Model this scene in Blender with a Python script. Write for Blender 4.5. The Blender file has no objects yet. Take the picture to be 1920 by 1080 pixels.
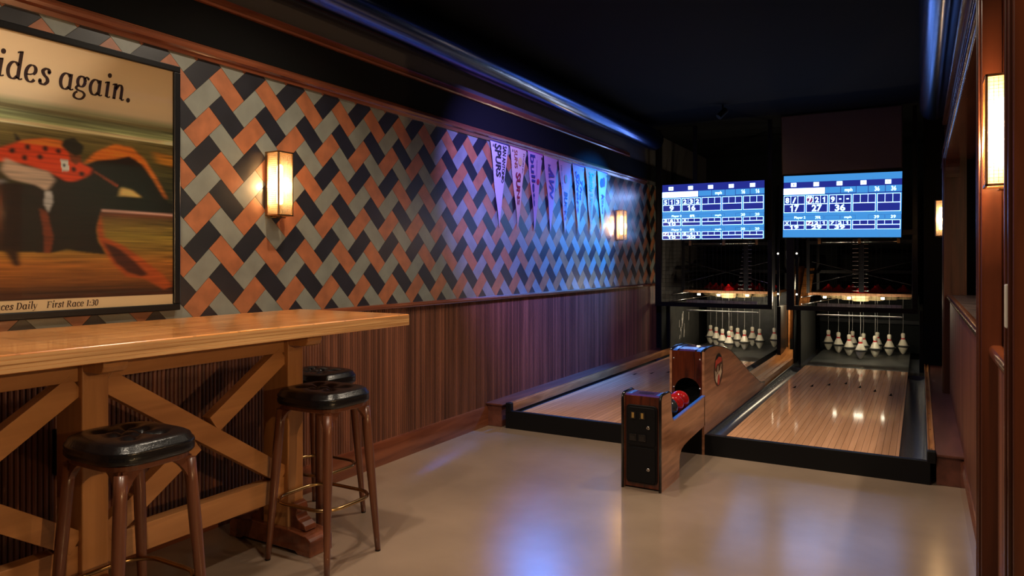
import bpy, bmesh, math, random
from mathutils import Vector, Matrix
R = math.radians
random.seed(7)
sc = bpy.context.scene
col = sc.collection

# ------------------------------------------------------------------ camera, world, exposure
F_PX, CY, YAW, H = 1331.0, 492.0, 29.9, 1.35
cam_d = bpy.data.cameras.new('camera'); cam = bpy.data.objects.new('camera', cam_d); col.objects.link(cam)
cam.location = (0, 0, H); cam.rotation_euler = (R(90), 0, R(YAW))
cam_d.sensor_width = 36; cam_d.lens = F_PX / 1920 * 36; cam_d.shift_y = (CY - 540) / 1920
cam_d.clip_start = 0.02; cam_d.clip_end = 100
sc.camera = cam
w = bpy.data.worlds.new('world'); sc.world = w; w.use_nodes = True
w.node_tree.nodes['Background'].inputs[0].default_value = (0.010, 0.011, 0.014, 1)
w.node_tree.nodes['Background'].inputs[1].default_value = 0.3
sc.view_settings.view_transform = 'Standard'; sc.view_settings.look = 'None'
sc.view_settings.gamma = 1; sc.view_settings.use_curve_mapping = False
sc.view_settings.exposure = 0.0

WARM = (1.0, 0.83, 0.63)
# (x, y, power, spot angle, blend) : recessed ceiling spots, aimed straight down
DOWN = [(-2.20, 2.55, 105, 140, .8), (-1.75, 4.15, 120, 105, .8), (-1.0, 1.7, 85, 150, .7), (-1.7, 0.8, 95, 160, .6), (-0.55, 4.7, 85, 110, .9)]

# ------------------------------------------------------------------ materials
def nodes(m): return m.node_tree.nodes, m.node_tree.links
def mat(name, c, rough=.5, metal=0., spec=.5, coat=0., bump=0., bscale=40., var=0., vscale=6., emit=None, estr=1., coatr=.1):
    m = bpy.data.materials.new(name); m.use_nodes = True
    N, L = nodes(m); b = N['Principled BSDF']
    b.inputs['Base Color'].default_value = (*c, 1); b.inputs['Roughness'].default_value = rough
    b.inputs['Metallic'].default_value = metal; b.inputs['Specular IOR Level'].default_value = spec
    b.inputs['Coat Weight'].default_value = coat; b.inputs['Coat Roughness'].default_value = coatr
    tc = N.new('ShaderNodeTexCoord')
    if var:
        n = N.new('ShaderNodeTexNoise'); n.inputs['Scale'].default_value = vscale; n.inputs['Detail'].default_value = 6
        L.new(tc.outputs['Object'], n.inputs['Vector'])
        r = N.new('ShaderNodeValToRGB'); L.new(n.outputs[0], r.inputs[0])
        r.color_ramp.elements[0].position = .3; r.color_ramp.elements[1].position = .7
        r.color_ramp.elements[0].color = (*[max(0, x * (1 - var)) for x in c], 1)
        r.color_ramp.elements[1].color = (*[min(1, x * (1 + var)) for x in c], 1)
        L.new(r.outputs[0], b.inputs['Base Color'])
    if bump:
        n2 = N.new('ShaderNodeTexNoise'); n2.inputs['Scale'].default_value = bscale
        L.new(tc.outputs['Object'], n2.inputs['Vector'])
        bp = N.new('ShaderNodeBump'); bp.inputs['Strength'].default_value = bump; bp.inputs['Distance'].default_value = .01
        L.new(n2.outputs[0], bp.inputs['Height']); L.new(bp.outputs[0], b.inputs['Normal'])
    if emit:
        b.inputs['Emission Color'].default_value = (*emit, 1); b.inputs['Emission Strength'].default_value = estr
    return m

def wood(name, c1, c2, scale=(1, 1, 1), rough=.4, coat=0., grain=14., planks=None, spec=.5, pvar=.35, line=.35):
    """stretched-noise timber; planks=(axis, width): boards with thin dark joints across that axis"""
    m = bpy.data.materials.new(name); m.use_nodes = True
    N, L = nodes(m); b = N['Principled BSDF']; b.inputs['Roughness'].default_value = rough
    b.inputs['Coat Weight'].default_value = coat; b.inputs['Coat Roughness'].default_value = .12
    b.inputs['Specular IOR Level'].default_value = spec
    tc = N.new('ShaderNodeTexCoord'); mp = N.new('ShaderNodeMapping'); mp.inputs['Scale'].default_value = scale
    L.new(tc.outputs['Object'], mp.inputs['Vector'])
    n = N.new('ShaderNodeTexNoise'); n.inputs['Scale'].default_value = grain; n.inputs['Detail'].default_value = 8
    n.inputs['Distortion'].default_value = .6
    L.new(mp.outputs[0], n.inputs['Vector'])
    r = N.new('ShaderNodeValToRGB'); L.new(n.outputs[0], r.inputs[0])
    r.color_ramp.elements[0].position = .32; r.color_ramp.elements[1].position = .68
    r.color_ramp.elements[0].color = (*c1, 1); r.color_ramp.elements[1].color = (*c2, 1)
    out = r.outputs[0]
    if planks:
        ax, wd = planks
        sp = N.new('ShaderNodeSeparateXYZ'); L.new(tc.outputs['Object'], sp.inputs[0])
        d = N.new('ShaderNodeMath'); d.operation = 'DIVIDE'; d.inputs[1].default_value = wd; L.new(sp.outputs[ax], d.inputs[0])
        fl = N.new('ShaderNodeMath'); fl.operation = 'FLOOR'; L.new(d.outputs[0], fl.inputs[0])
        wn = N.new('ShaderNodeTexWhiteNoise'); wn.noise_dimensions = '1D'; L.new(fl.outputs[0], wn.inputs['W'])
        ma = N.new('ShaderNodeMath'); ma.operation = 'MULTIPLY_ADD'; ma.inputs[1].default_value = 2 * pvar; ma.inputs[2].default_value = 1 - pvar
        L.new(wn.outputs['Value'], ma.inputs[0])
        fr = N.new('ShaderNodeMath'); fr.operation = 'FRACT'; L.new(d.outputs[0], fr.inputs[0])
        lt = N.new('ShaderNodeMath'); lt.operation = 'GREATER_THAN'; lt.inputs[1].default_value = .07; L.new(fr.outputs[0], lt.inputs[0])
        ml = N.new('ShaderNodeMath'); ml.operation = 'MULTIPLY_ADD'; ml.inputs[1].default_value = 1 - line; ml.inputs[2].default_value = line
        L.new(lt.outputs[0], ml.inputs[0])
        m2 = N.new('ShaderNodeMath'); m2.operation = 'MULTIPLY'; L.new(ma.outputs[0], m2.inputs[0]); L.new(ml.outputs[0], m2.inputs[1])
        mx = N.new('ShaderNodeVectorMath'); mx.operation = 'SCALE'; L.new(out, mx.inputs[0]); L.new(m2.outputs[0], mx.inputs['Scale'])
        out = mx.outputs[0]
    L.new(out, b.inputs['Base Color'])
    return m

def emis(name, c, s):
    m = bpy.data.materials.new(name); m.use_nodes = True
    b = nodes(m)[0]['Principled BSDF']
    b.inputs['Base Color'].default_value = (0, 0, 0, 1); b.inputs['Roughness'].default_value = .3
    b.inputs['Emission Color'].default_value = (*c, 1); b.inputs['Emission Strength'].default_value = s
    return m

M = {}
M['concrete'] = mat('polished concrete', (.275, .198, .142), .20, spec=.9, var=.17, vscale=1.6, bump=.05, bscale=5, coat=.3, coatr=.18)
nodes(M['concrete'])[0]['Principled BSDF'].inputs['Coat IOR'].default_value = 1.7
M['black_paint'] = mat('black ceiling paint', (.003, .0032, .0035), .9, spec=.12)
M['duct_glow_tint'] = mat('satin metal duct with blue glow tint', (.11, .17, .38), .20, metal=1.)  # blue in the base colour stands in for the screens' reflected glow
M['black_flat'] = mat('black flat board', (.004, .005, .005), .7, spec=.15)
M['black_metal'] = mat('black metal', (.004, .004, .005), .45, spec=.2)
M['black_gloss'] = mat('black gloss plastic', (.006, .006, .007), .12, spec=.6)
M['black_plastic'] = mat('black plastic', (.004, .0042, .005), .42, spec=.22)
M['green_wall'] = mat('dark green wall paint', (.035, .10, .075), .6)
M['grout'] = mat('grout', (.05, .045, .045), .8)
M['tile_black'] = mat('charcoal tile', (.011, .011, .016), .33, coat=.8, coatr=.30, var=.25, vscale=9, bump=.05, bscale=30)
M['tile_orange'] = mat('terracotta tile', (.31, .105, .042), .36, coat=.8, coatr=.30, var=.22, vscale=14, bump=.05, bscale=30)
M['tile_grey'] = mat('grey green tile', (.18, .19, .165), .34, coat=.8, coatr=.30, var=.16, vscale=10, bump=.05, bscale=30)
for k_ in ('tile_black', 'tile_orange', 'tile_grey'): nodes(M[k_])[0]['Principled BSDF'].inputs['Coat IOR'].default_value = 2.0
M['slat'] = wood('tambour slat', (.08, .027, .014), (.165, .058, .031), (1, 1, .06), .42, planks=('Y', .0218), pvar=.38, line=1)
M['mahogany'] = wood('mahogany trim', (.10, .026, .012), (.20, .060, .026), (1, .08, 1), .22, coat=.9, grain=20)
M['mahogany_v'] = wood('mahogany post', (.034, .009, .0045), (.085, .023, .010), (1, 1, .06), .3, coat=.25, grain=20)
M['oak'] = wood('honey oak top', (.44, .155, .036), (.66, .275, .075), (1, .12, 1), .26, coat=.5, grain=16, planks=('Y', .19), pvar=.10, line=.75)
M['oak_edge'] = wood('laminated oak edge', (.34, .17, .065), (.66, .40, .18), (1, .10, 4), .4, grain=16)
M['oak_v'] = wood('oak post', (.33, .145, .050), (.50, .24, .09), (1, 1, .07), .42, grain=16)
M['oak_y'] = wood('oak rail', (.33, .145, .050), (.50, .24, .09), (1, .07, 1), .42, grain=16)
M['walnut'] = wood('walnut stool', (.075, .022, .010), (.17, .058, .026), (1, 1, .08), .35, coat=.2, grain=24)
M['lane'] = wood('lane maple', (.56, .29, .155), (.68, .37, .21), (1, .05, 1), .075, coat=.0, grain=30, planks=('X', .039), pvar=.07, line=.38)
M['laminate'] = wood('ball return laminate', (.23, .095, .045), (.50, .235, .125), (1, .20, 3.2), .3, coat=.2, grain=9)
M['dark_gloss_wood'] = wood('dark glossy mahogany', (.030, .006, .004), (.12, .022, .008), (6, 1, .5), .16, coat=.5, grain=5)
M['track_wood'] = wood('return track wood', (.30, .10, .030), (.62, .27, .085), (1, .12, 1), .3, coat=.3, grain=20)
M['ledge'] = wood('dark ledge', (.09, .028, .018), (.16, .052, .034), (1, .12, 1), .35, grain=14)
M['counter'] = mat('dark counter stone', (.075, .050, .042), .30, var=.45, vscale=7)
M['leather'] = mat('black leather', (.005, .005, .006), .27, spec=.45, bump=.10, bscale=160)
M['dull_steel'] = mat('dull steel', (.30, .30, .29), .5, .3)
M['brass'] = mat('antique brass', (.42, .27, .12), .25, 1.)
M['steel'] = mat('steel', (.55, .55, .56), .25, 1.)
M['bronze'] = mat('bronze frame', (.46, .28, .14), .34, 1.)
M['gutter'] = mat('gutter plastic', (.045, .048, .058), .27, spec=.6)
M['deck'] = mat('pin deck', (.050, .051, .050), .42, spec=.5, var=.45, vscale=7)
M['kick'] = mat('scuffed panel', (.045, .045, .042), .4, var=.35, vscale=10)
M['scuff'] = mat('pale scuff marks', (.85, .82, .76), .6)
M['pin_white'] = mat('pin plastic', (.80, .74, .60), .22, spec=.5)
M['pin_red'] = mat('pin stripe red', (.55, .012, .012), .3)
M['pin_band'] = mat('rubber band', (.045, .045, .040), .45)
M['cord'] = mat('white cord', (.5, .48, .44), .7)
M['red'] = mat('glossy red plastic', (.60, .012, .014), .2, spec=.6)
M['table_brown'] = mat('brown enamel', (.22, .10, .045), .4)
M['cream'] = mat('cream enamel', (.56, .42, .22), .4)
M['ball_red'] = mat('red ball', (.32, .008, .008), .08, spec=.6, var=.6, vscale=16)
M['ball_black'] = mat('black ball', (.02, .022, .024), .08, spec=.6)
M['blue_deco'] = mat('blue decal', (.04, .17, .78), .15, coat=.4)
M['purple_deco'] = mat('purple decal', (.06, .03, .16), .12, coat=.5)
M['decal_red'] = mat('decal red', (.55, .06, .04), .4)
M['decal_white'] = mat('decal white', (.62, .55, .42), .4)
M['gold'] = mat('gold marking', (.5, .32, .1), .4, .6)
M['ink'] = mat('dark brown ink', (.030, .008, .006), .6)
M['poster_frame'] = mat('black frame', (.006, .006, .007), .28)
M['white_plate'] = mat('pale plate', (.5, .46, .38), .35)
M['lamp_glass'] = bpy.data.materials.new('ribbed lamp glass'); M['lamp_glass'].use_nodes = True
N_, L_n = nodes(M['lamp_glass']); N_.remove(N_['Principled BSDF'])
tr_ = N_.new('ShaderNodeBsdfTransparent'); gl_ = N_.new('ShaderNodeBsdfTranslucent'); gl_.inputs['Color'].default_value = (1, .86, .62, 1)
mx_ = N_.new('ShaderNodeMixShader'); mx_.inputs[0].default_value = .22
L_n.new(tr_.outputs[0], mx_.inputs[1]); L_n.new(gl_.outputs[0], mx_.inputs[2]); L_n.new(mx_.outputs[0], N_['Material Output'].inputs[0])
M['glass'] = bpy.data.materials.new('clear glass'); M['glass'].use_nodes = True
N_, L_n = nodes(M['glass']); N_.remove(N_['Principled BSDF'])
tr_ = N_.new('ShaderNodeBsdfTransparent'); gl_ = N_.new('ShaderNodeBsdfGlossy'); gl_.inputs['Roughness'].default_value = .03
fr_n = N_.new('ShaderNodeFresnel'); fr_n.inputs['IOR'].default_value = 1.45; mx_ = N_.new('ShaderNodeMixShader')
L_n.new(fr_n.outputs[0], mx_.inputs[0]); L_n.new(tr_.outputs[0], mx_.inputs[1]); L_n.new(gl_.outputs[0], mx_.inputs[2]); L_n.new(mx_.outputs[0], N_['Material Output'].inputs[0])
M['bulb'] = emis('warm bulb', (1, .62, .28), 26)
M['lamp_back'] = mat('lamp reflector', (.75, .52, .26), .35, .6)
M['down'] = emis('downlight lens', (1, .66, .36), 8)
M['tube'] = emis('fluorescent tube', (1, .88, .62), 60)
M['led'] = emis('small lamp', (1, .93, .8), 2.2)
M['mark'] = mat('black lane marking', (.008, .006, .005), 1., spec=0)
M['lens'] = emis('pit lens', (1, .90, .66), 14)
TVB = 2.0
M['tv_navy'] = emis('screen navy', (.009, .014, .14), TVB)
M['tv_blue'] = emis('screen light blue', (.030, .155, .38), TVB)
M['tv_line'] = emis('screen white', (.24, .46, 1.0), 6.0)
M['tv_name'] = emis('screen name bar', (.30, .45, 1.0), 7.0)
M['tv_red'] = emis('screen split mark', (.10, .010, .07), TVB)

# ------------------------------------------------------------------ mesh helpers
class B:
    def __init__(s): s.v = []; s.f = []; s.m = []
    def add(s, vs, fs, mi=0):
        o = len(s.v); s.v += [tuple(v) for v in vs]; s.f += [tuple(o + i for i in f) for f in fs]; s.m += [mi] * len(fs); return s
    def box(s, a, b, mi=0):
        x0, y0, z0 = [min(p, q) for p, q in zip(a, b)]; x1, y1, z1 = [max(p, q) for p, q in zip(a, b)]
        return s.add([(x0, y0, z0), (x1, y0, z0), (x1, y1, z0), (x0, y1, z0), (x0, y0, z1), (x1, y0, z1), (x1, y1, z1), (x0, y1, z1)],
                     [(0, 3, 2, 1), (4, 5, 6, 7), (0, 1, 5, 4), (1, 2, 6, 5), (2, 3, 7, 6), (3, 0, 4, 7)], mi)
    def prism(s, prof, ax, a, b, mi=0):
        """closed 2D profile extruded along axis 'x','y','z' from a to b"""
        n = len(prof)
        def P(p, t): return {'x': (t, p[0], p[1]), 'y': (p[0], t, p[1]), 'z': (p[0], p[1], t)}[ax]
        vs = [P(p, a) for p in prof] + [P(p, b) for p in prof]
        fs = [(i, (i + 1) % n, n + (i + 1) % n, n + i) for i in range(n)] + [tuple(range(n))[::-1], tuple(range(n, 2 * n))]
        return s.add(vs, fs, mi)
    def tube(s, pts, r, seg=10, closed=False, mi=0):
        pts = [Vector(p) for p in pts]; n = len(pts); rr = r if hasattr(r, '__len__') else [r] * n
        vs = []; fs = []; up = None
        for i, p in enumerate(pts):
            if closed: t = pts[(i + 1) % n] - pts[i - 1]
            else: t = pts[min(i + 1, n - 1)] - pts[max(i - 1, 0)]
            t.normalize()
            if up is None: up = t.orthogonal().normalized()
            else:
                up = up - t * up.dot(t)
                up = up.normalized() if up.length > 1e-6 else t.orthogonal().normalized()
            q = t.cross(up)
            for k in range(seg):
                a = 2 * math.pi * k / seg; vs.append(p + (up * math.cos(a) + q * math.sin(a)) * rr[i])
        for i in range(n if closed else n - 1):
            j = (i + 1) % n
            for k in range(seg): fs.append((i * seg + k, i * seg + (k + 1) % seg, j * seg + (k + 1) % seg, j * seg + k))
        if not closed: fs += [tuple(range(seg))[::-1], tuple((n - 1) * seg + k for k in range(seg))]
        return s.add(vs, fs, mi)
    def lathe(s, prof, c, seg=24, mi=0, axis='z'):
        vs = []; fs = []; n = len(prof)
        for r, z in prof:
            for k in range(seg):
                a = 2 * math.pi * k / seg; x, y = r * math.cos(a), r * math.sin(a)
                vs.append({'z': (c[0] + x, c[1] + y, c[2] + z), 'y': (c[0] + x, c[1] + z, c[2] + y), 'x': (c[0] + z, c[1] + x, c[2] + y)}[axis])
        for i in range(n - 1):
            for k in range(seg): fs.append((i * seg + k, i * seg + (k + 1) % seg, (i + 1) * seg + (k + 1) % seg, (i + 1) * seg + k))
        fs += [tuple(range(seg))[::-1], tuple((n - 1) * seg + k for k in range(seg))]
        return s.add(vs, fs, mi)
    def sheet(s, A, Bp, mi=0):
        """quad strip between two polylines"""
        n = len(A); vs = list(A) + list(Bp)
        return s.add(vs, [(i, i + 1, n + i + 1, n + i) for i in range(n - 1)], mi)
    def beam(s, p, q, wx, wt, side, mi=0):
        """rectangular bar p->q ; 'side' = unit vector of thickness wt, width wx across"""
        p, q, side = Vector(p), Vector(q), Vector(side); d = (q - p).normalized(); c = d.cross(side).normalized() * wx / 2; t = side * wt / 2
        vs = [p - c - t, p + c - t, p + c + t, p - c + t, q - c - t, q + c - t, q + c + t, q - c + t]
        return s.add(vs, [(0, 3, 2, 1), (4, 5, 6, 7), (0, 1, 5, 4), (1, 2, 6, 5), (2, 3, 7, 6), (3, 0, 4, 7)], mi)

def wloc(o):
    v = Vector((0, 0, 0))
    while o is not None: v += o.location; o = o.parent
    return v
def obj(name, b, mats, parent=None, smooth=False, bevel=0, seg=2, subs=0, label=None, fix=True):
    me = bpy.data.meshes.new(name); me.from_pydata(b.v, [], b.f)
    mats = mats if isinstance(mats, (list, tuple)) else [mats]
    for m in mats: me.materials.append(M[m] if isinstance(m, str) else m)
    for p, mi in zip(me.polygons, b.m): p.material_index = mi
    if fix:
        bm = bmesh.new(); bm.from_mesh(me); bmesh.ops.recalc_face_normals(bm, faces=bm.faces); bm.to_mesh(me); bm.free()
    xs = [v.co for v in me.vertices]
    c = Vector(((min(v.x for v in xs) + max(v.x for v in xs)) / 2, (min(v.y for v in xs) + max(v.y for v in xs)) / 2, min(v.z for v in xs)))
    me.transform(Matrix.Translation(-c))
    o = bpy.data.objects.new(name, me); col.objects.link(o); o.parent = parent; o.location = c - (wloc(parent) if parent else Vector((0, 0, 0)))
    if smooth:
        me.polygons.foreach_set('use_smooth', [True] * len(me.polygons))
    if bevel:
        md = o.modifiers.new('bevel', 'BEVEL'); md.width = bevel; md.segments = seg; md.limit_method = 'ANGLE'; md.angle_limit = R(40)
    if subs:
        md = o.modifiers.new('subd', 'SUBSURF'); md.levels = subs; md.render_levels = subs
    if label: o['label'] = label
    return o
def auto(o, ang=35):
    me = o.data
    me.polygons.foreach_set('use_smooth', [True] * len(me.polygons))
    bm = bmesh.new(); bm.from_mesh(me)
    for e in bm.edges: e.smooth = not (len(e.link_faces) == 2 and e.calc_face_angle(0) > R(ang))
    bm.to_mesh(me); bm.free(); return o
def tag(o, label, cat, group=None):
    o['label'] = label; o['category'] = cat
    if group: o['group'] = group
    return o
def thing(name, label, cat, loc, group=None):
    o = bpy.data.objects.new(name, None); col.objects.link(o); o.location = loc; o.empty_display_size = .1
    return tag(o, label, cat, group)
def struct(name, b, mats, parent=None, **k):
    o = obj(name, b, mats, parent, **k)
    if parent is None: o['kind'] = 'structure'
    return o
def copy_thing(o, loc, label):
    c = o.copy(); col.objects.link(c); c.location = loc; c['label'] = label
    for ch in list(o.children):
        d = ch.copy(); col.objects.link(d); d.parent = c
        for g in list(ch.children):
            e = g.copy(); col.objects.link(e); e.parent = d
    return c

_tc = {}
def text2d(body, bold=0., shear=0.):
    k = (body, bold, shear)
    if k not in _tc:
        cu = bpy.data.curves.new('t', 'FONT'); cu.body = body; cu.offset = bold; cu.shear = shear; cu.resolution_u = 3; cu.fill_mode = 'FRONT'
        ob = bpy.data.objects.new('t', cu); col.objects.link(ob)
        dg = bpy.context.evaluated_depsgraph_get()
        me = bpy.data.meshes.new_from_object(ob.evaluated_get(dg))
        v = [(q.co.x, q.co.y) for q in me.vertices]; f = [tuple(p.vertices) for p in me.polygons]
        bpy.data.objects.remove(ob); bpy.data.curves.remove(cu); bpy.data.meshes.remove(me)
        x0 = min(a for a, _ in v); x1 = max(a for a, _ in v); y0 = min(a for _, a in v); y1 = max(a for _, a in v)
        v = [((a - x0) / (x1 - x0), (c - y0) / (y1 - y0)) for a, c in v]
        _tc[k] = (v, f)
    return _tc[k]
def put_text(b, body, fn, bold=0., shear=0., mi=0):
    if '1' in body and body.isdigit():                      # digits side by side, the 1 with its flag
        n = len(body)
        for i, ch in enumerate(body):
            g_ = lambda u, v, i=i: fn((i + .04 + .92 * u) / n if n > 1 else u, v)
            if ch == '1': b.add([g_(*p) for p in [(.44, 0), (.74, 0), (.74, 1), (.52, 1), (.44, .90), (.44, .72), (.16, .64), (.16, .80), (.34, .86)]], [(0, 1, 2, 3, 4), (5, 6, 7, 8, 4)], mi)
            else: put_text(b, ch, g_, bold, shear, mi)
        return
    v, f = text2d(body, bold, shear); b.add([fn(*p) for p in v], f, mi)

# ------------------------------------------------------------------ setting
XW, XR = -3.12, 0.235
YB, YF = -2.6, 12.0
ZC = 3.10
struct('floor', B().box((-3.4, YB - .1, -.1), (2.4, YF, 0)), 'concrete')
struct('ceiling', B().box((-3.4, YB - .1, ZC), (2.4, YF, ZC + .1)), 'black_paint')
wl = struct('wall_left', B().box((XW - .15, YB, 0), (XW - .004, YF, ZC)), 'grout')
struct('wall_back', B().box((-3.4, YB - .1, 0), (2.4, YB, ZC)), 'mahogany_v')
struct('wall_front', B().box((-3.4, YF, 0), (2.4, YF + .1, ZC)), 'black_flat')
# herringbone tiles 4 x 8 in, three colours
W = .1016; s2 = math.sqrt(2)
Y00, Z00 = 2.206 + W / s2, 2.281 - W / s2
TZ0, TZ1, TY0, TY1 = 1.07, 2.385, -1.4, 9.5
def clip(poly, ax, lim, keep):
    out = []
    for i in range(len(poly)):
        a, c = poly[i - 1], poly[i]; ia = (a[ax] - lim) * keep >= 0; ic = (c[ax] - lim) * keep >= 0
        if ia != ic:
            t = (lim - a[ax]) / (c[ax] - a[ax]); out.append((a[0] + (c[0] - a[0]) * t, a[1] + (c[1] - a[1]) * t))
        if ic: out.append(c)
    return out
tb = B(); g = .0009
for kx in range(-14, 28):
    for kz in range(-12, 5):
        for kind in (0, 1):
            if kind == 0: u0, v0, u1, v1 = 0, 0, 2, 1; ci = [0, 1, 2][kz % 3]
            else: u0, v0, u1, v1 = 1, -2, 2, 0; ci = [1, 2, 0][kz % 3]
            pts = []
            for u, v in ((u0 * W + g, v0 * W + g), (u1 * W - g, v0 * W + g), (u1 * W - g, v1 * W - g), (u0 * W + g, v1 * W - g)):
                pts.append((Y00 + (u - v) / s2 + kx * 2 * s2 * W, Z00 + (u + v) / s2 + kz * s2 * W))
            for ax, lim, kp in ((0, TY0, 1), (0, TY1, -1), (1, TZ0, 1), (1, TZ1, -1)):
                if pts: pts = clip(pts, ax, lim, kp)
            if len(pts) > 2:
                n = len(pts)
                tb.add([(XW, y, z) for y, z in pts] + [(XW - .003, y, z) for y, z in pts],
                       [tuple(range(n))] + [(i, (i + 1) % n, n + (i + 1) % n, n + i) for i in range(n)], ci)
obj('herringbone_tiles', tb, ['tile_black', 'tile_orange', 'tile_grey'], wl)

def slats(x, y0, y1, z0, z1, sgn, parent, name='wainscot_slats'):
    """vertical half-round tambour slats, one mesh"""
    b = B(); p = .0218; y = y0
    while y < y1 - .001:
        pr = [(y + .001, 0), (y + .004, .006), (y + p / 2, .0085), (y + p - .004, .006), (y + p - .001, 0), (y + p, 0)]
        n = len(pr)
        b.add([(x + sgn * d, yy, z0) for yy, d in pr] + [(x + sgn * d, yy, z1) for yy, d in pr], [(i, i + 1, n + i + 1, n + i) for i in range(n - 1)])
        y += p
    return obj(name, b, 'slat', parent)
slats(XW - .002, -1.4, 9.4, .15, 1.04, 1, wl)

def rail(prof, y0, y1, name, m='mahogany', parent=None, label=None):
    return auto(struct(name, B().prism(prof, 'y', y0, y1), m, parent), 30)
def bull(x, sgn, z0, z1, d, n=6):
    """half-round moulding profile against plane x"""
    c = (z0 + z1) / 2; r = (z1 - z0) / 2
    return [(x, z0)] + [(x + sgn * (d - r * .6 + r * .6 * math.cos(a)), c + r * math.sin(a)) for a in [(-.5 + i / n) * math.pi for i in range(n + 1)]] + [(x, z1)]
rail(bull(XW - .003, 1, 1.035, 1.070, .035), -1.4, 9.4, 'trim_1')
rail([(XW - .003, 0), (XW + .018, 0), (XW + .018, .145), (XW + .012, .160), (XW - .003, .163)], -1.4, 5.0, 'baseboard_left')
rail([(XW - .003, 2.365), (XW + .012, 2.365), (XW + .018, 2.385), (XW + .036, 2.392), (XW + .040, 2.405), (XW + .034, 2.418), (XW + .026, 2.425), (XW + .018, 2.435), (XW - .003, 2.440)], YB, 8.9, 'trim_2')
rail([(XW - .003, 2.645), (XW + .022, 2.650), (XW + .028, 2.660), (XW + .022, 2.670), (XW + .018, 2.700), (XW - .003, 2.705)], YB, 8.3, 'trim_3')
struct('trim_4', B().box((XW - .003, YB, 2.44), (XW + .010, YF, 2.645)), 'black_paint')
# round ducts running under the ceiling
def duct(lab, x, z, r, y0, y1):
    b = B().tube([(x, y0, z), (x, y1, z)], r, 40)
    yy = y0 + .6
    o = auto(obj('ceiling_duct', b, 'duct_glow_tint'), 30); tag(o, lab, 'duct')
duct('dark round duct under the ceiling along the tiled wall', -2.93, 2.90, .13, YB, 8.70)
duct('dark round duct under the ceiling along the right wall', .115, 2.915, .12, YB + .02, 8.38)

# right wall : wainscot, counter opening with casings, header, dark room beyond
rb = B()
rb.box((XR, 1.95, 0), (XR + .12, 12, 1.03)); rb.box((XR, 1.95, 2.27), (XR + .12, 12, ZC)); rb.box((XR, 7.42, 1.03), (XR + .12, 12, 2.27))
rb.box((XR + .05, 1.95, 1.03), (XR + .12, 3.0, 2.27))
wr = struct('wall_right', rb, 'mahogany_v')
slats(XR, 1.96, 9.3, .15, 1.03, -1, wr)
struct('wall_side', B().box((2.2, YB, 0), (2.3, YF, ZC)), 'green_wall')
rail([(XR + .003, 0), (XR - .028, 0), (XR - .028, .150), (XR - .016, .163), (XR + .003, .165)], 1.96, 5.0, 'baseboard_right')
# counter : nosing and stone top
ct = thing('bar_counter', 'dark stone counter with a rounded wooden nosing in the right wall opening', 'counter', (.45, 5.1, 1.03))
obj('countertop', B().box((XR - .006, 3.0, 1.03), (.78, 7.42, 1.062)), 'counter', ct)
auto(obj('nosing', B().prism(bull(XR + .002, -1, 1.025, 1.070, .036), 'y', 2.07, 7.36), 'mahogany', ct), 30)
# casings and jambs
def casing(name, y0, y1, z0, z1, x=.18, xd=.30):
    b = B(); b.box((x, y0, z0), (XR + .004, y1, z1)); b.box((XR - .004, y0 + .02, z0), (xd, y1 - .02, z1))
    b.box((x - .008, y0 + .018, z0), (x + .002, y0 + .032, z1)); b.box((x - .008, y1 - .032, z0), (x + .002, y1 - .018, z1))
    return struct(name, b, 'mahogany_v', bevel=.003)
casing('trim_7', 2.89, 3.03, 0, 2.70, xd=.40)
casing('trim_8', 1.93, 2.06, 0, 2.70, xd=.40)
casing('trim_9', 7.36, 7.50, .19, 2.36, xd=.34)
hb = B()
hb.box((.188, 1.93, 2.27), (XR + .002, 7.50, 2.375)); hb.box((.19, 3.03, 2.255), (.40, 7.4, 2.275))
struct('trim_10', hb, 'mahogany', bevel=.003)
for i, z in enumerate((2.285, 2.40, 2.44, 2.72)):
    auto(struct('trim_%d' % (11 + i), B().prism(bull(XR + .002, -1, z - .012, z + .012, .062 if i < 1 else .05), 'y', 1.93, 8.2), 'mahogany'), 30)
# corner brackets of the opening
for i, (yy, sg) in enumerate(((3.03, 1), (7.36, -1))):
    n = 8; Rr = .16; pr = [(yy, 2.26), (yy, 2.26 - Rr)]
    for k in range(1, n): a = k / n * math.pi / 2; pr.append((yy + sg * Rr * (1 - math.cos(a)), 2.26 - Rr + Rr * math.sin(a)))
    pr.append((yy + sg * Rr, 2.26))
    struct('trim_%d' % (15 + i), B().prism(pr, 'x', .192, .30), 'mahogany_v')
# wooden wall panel at the camera's right with a switch and an outlet
sw = tag(obj('light_switch', B().box((.168, 1.955, 1.20), (.180, 1.99, 1.30)), 'white_plate', bevel=.003), 'pale switch plate on the near wooden casing of the right wall', 'light switch')
ou = thing('wall_outlet', 'dark metal outlet cover low on the right wall panel', 'outlet', (.222, 2.4, .27))
obj('cover_plate', B().box((.214, 2.36, .27), (.2265, 2.44, .40)), 'steel', ou, bevel=.002)
obj('socket', B().box((.211, 2.38, .30), (.2145, 2.42, .37)), 'black_plastic', ou)

# ledges beside the lanes
struct('trim_17', B().box((XW - .003, 5.0, 0), (-2.975, 9.35, .175)).box((XW - .003, 4.985, .175), (-2.96, 9.35, .190)), 'ledge', bevel=.003)
struct('trim_18', B().box((.085, 5.02, 0), (XR, 9.35, .175)).box((.078, 5.0, .175), (XR, 9.35, .190)), 'ledge', bevel=.003)

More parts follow.
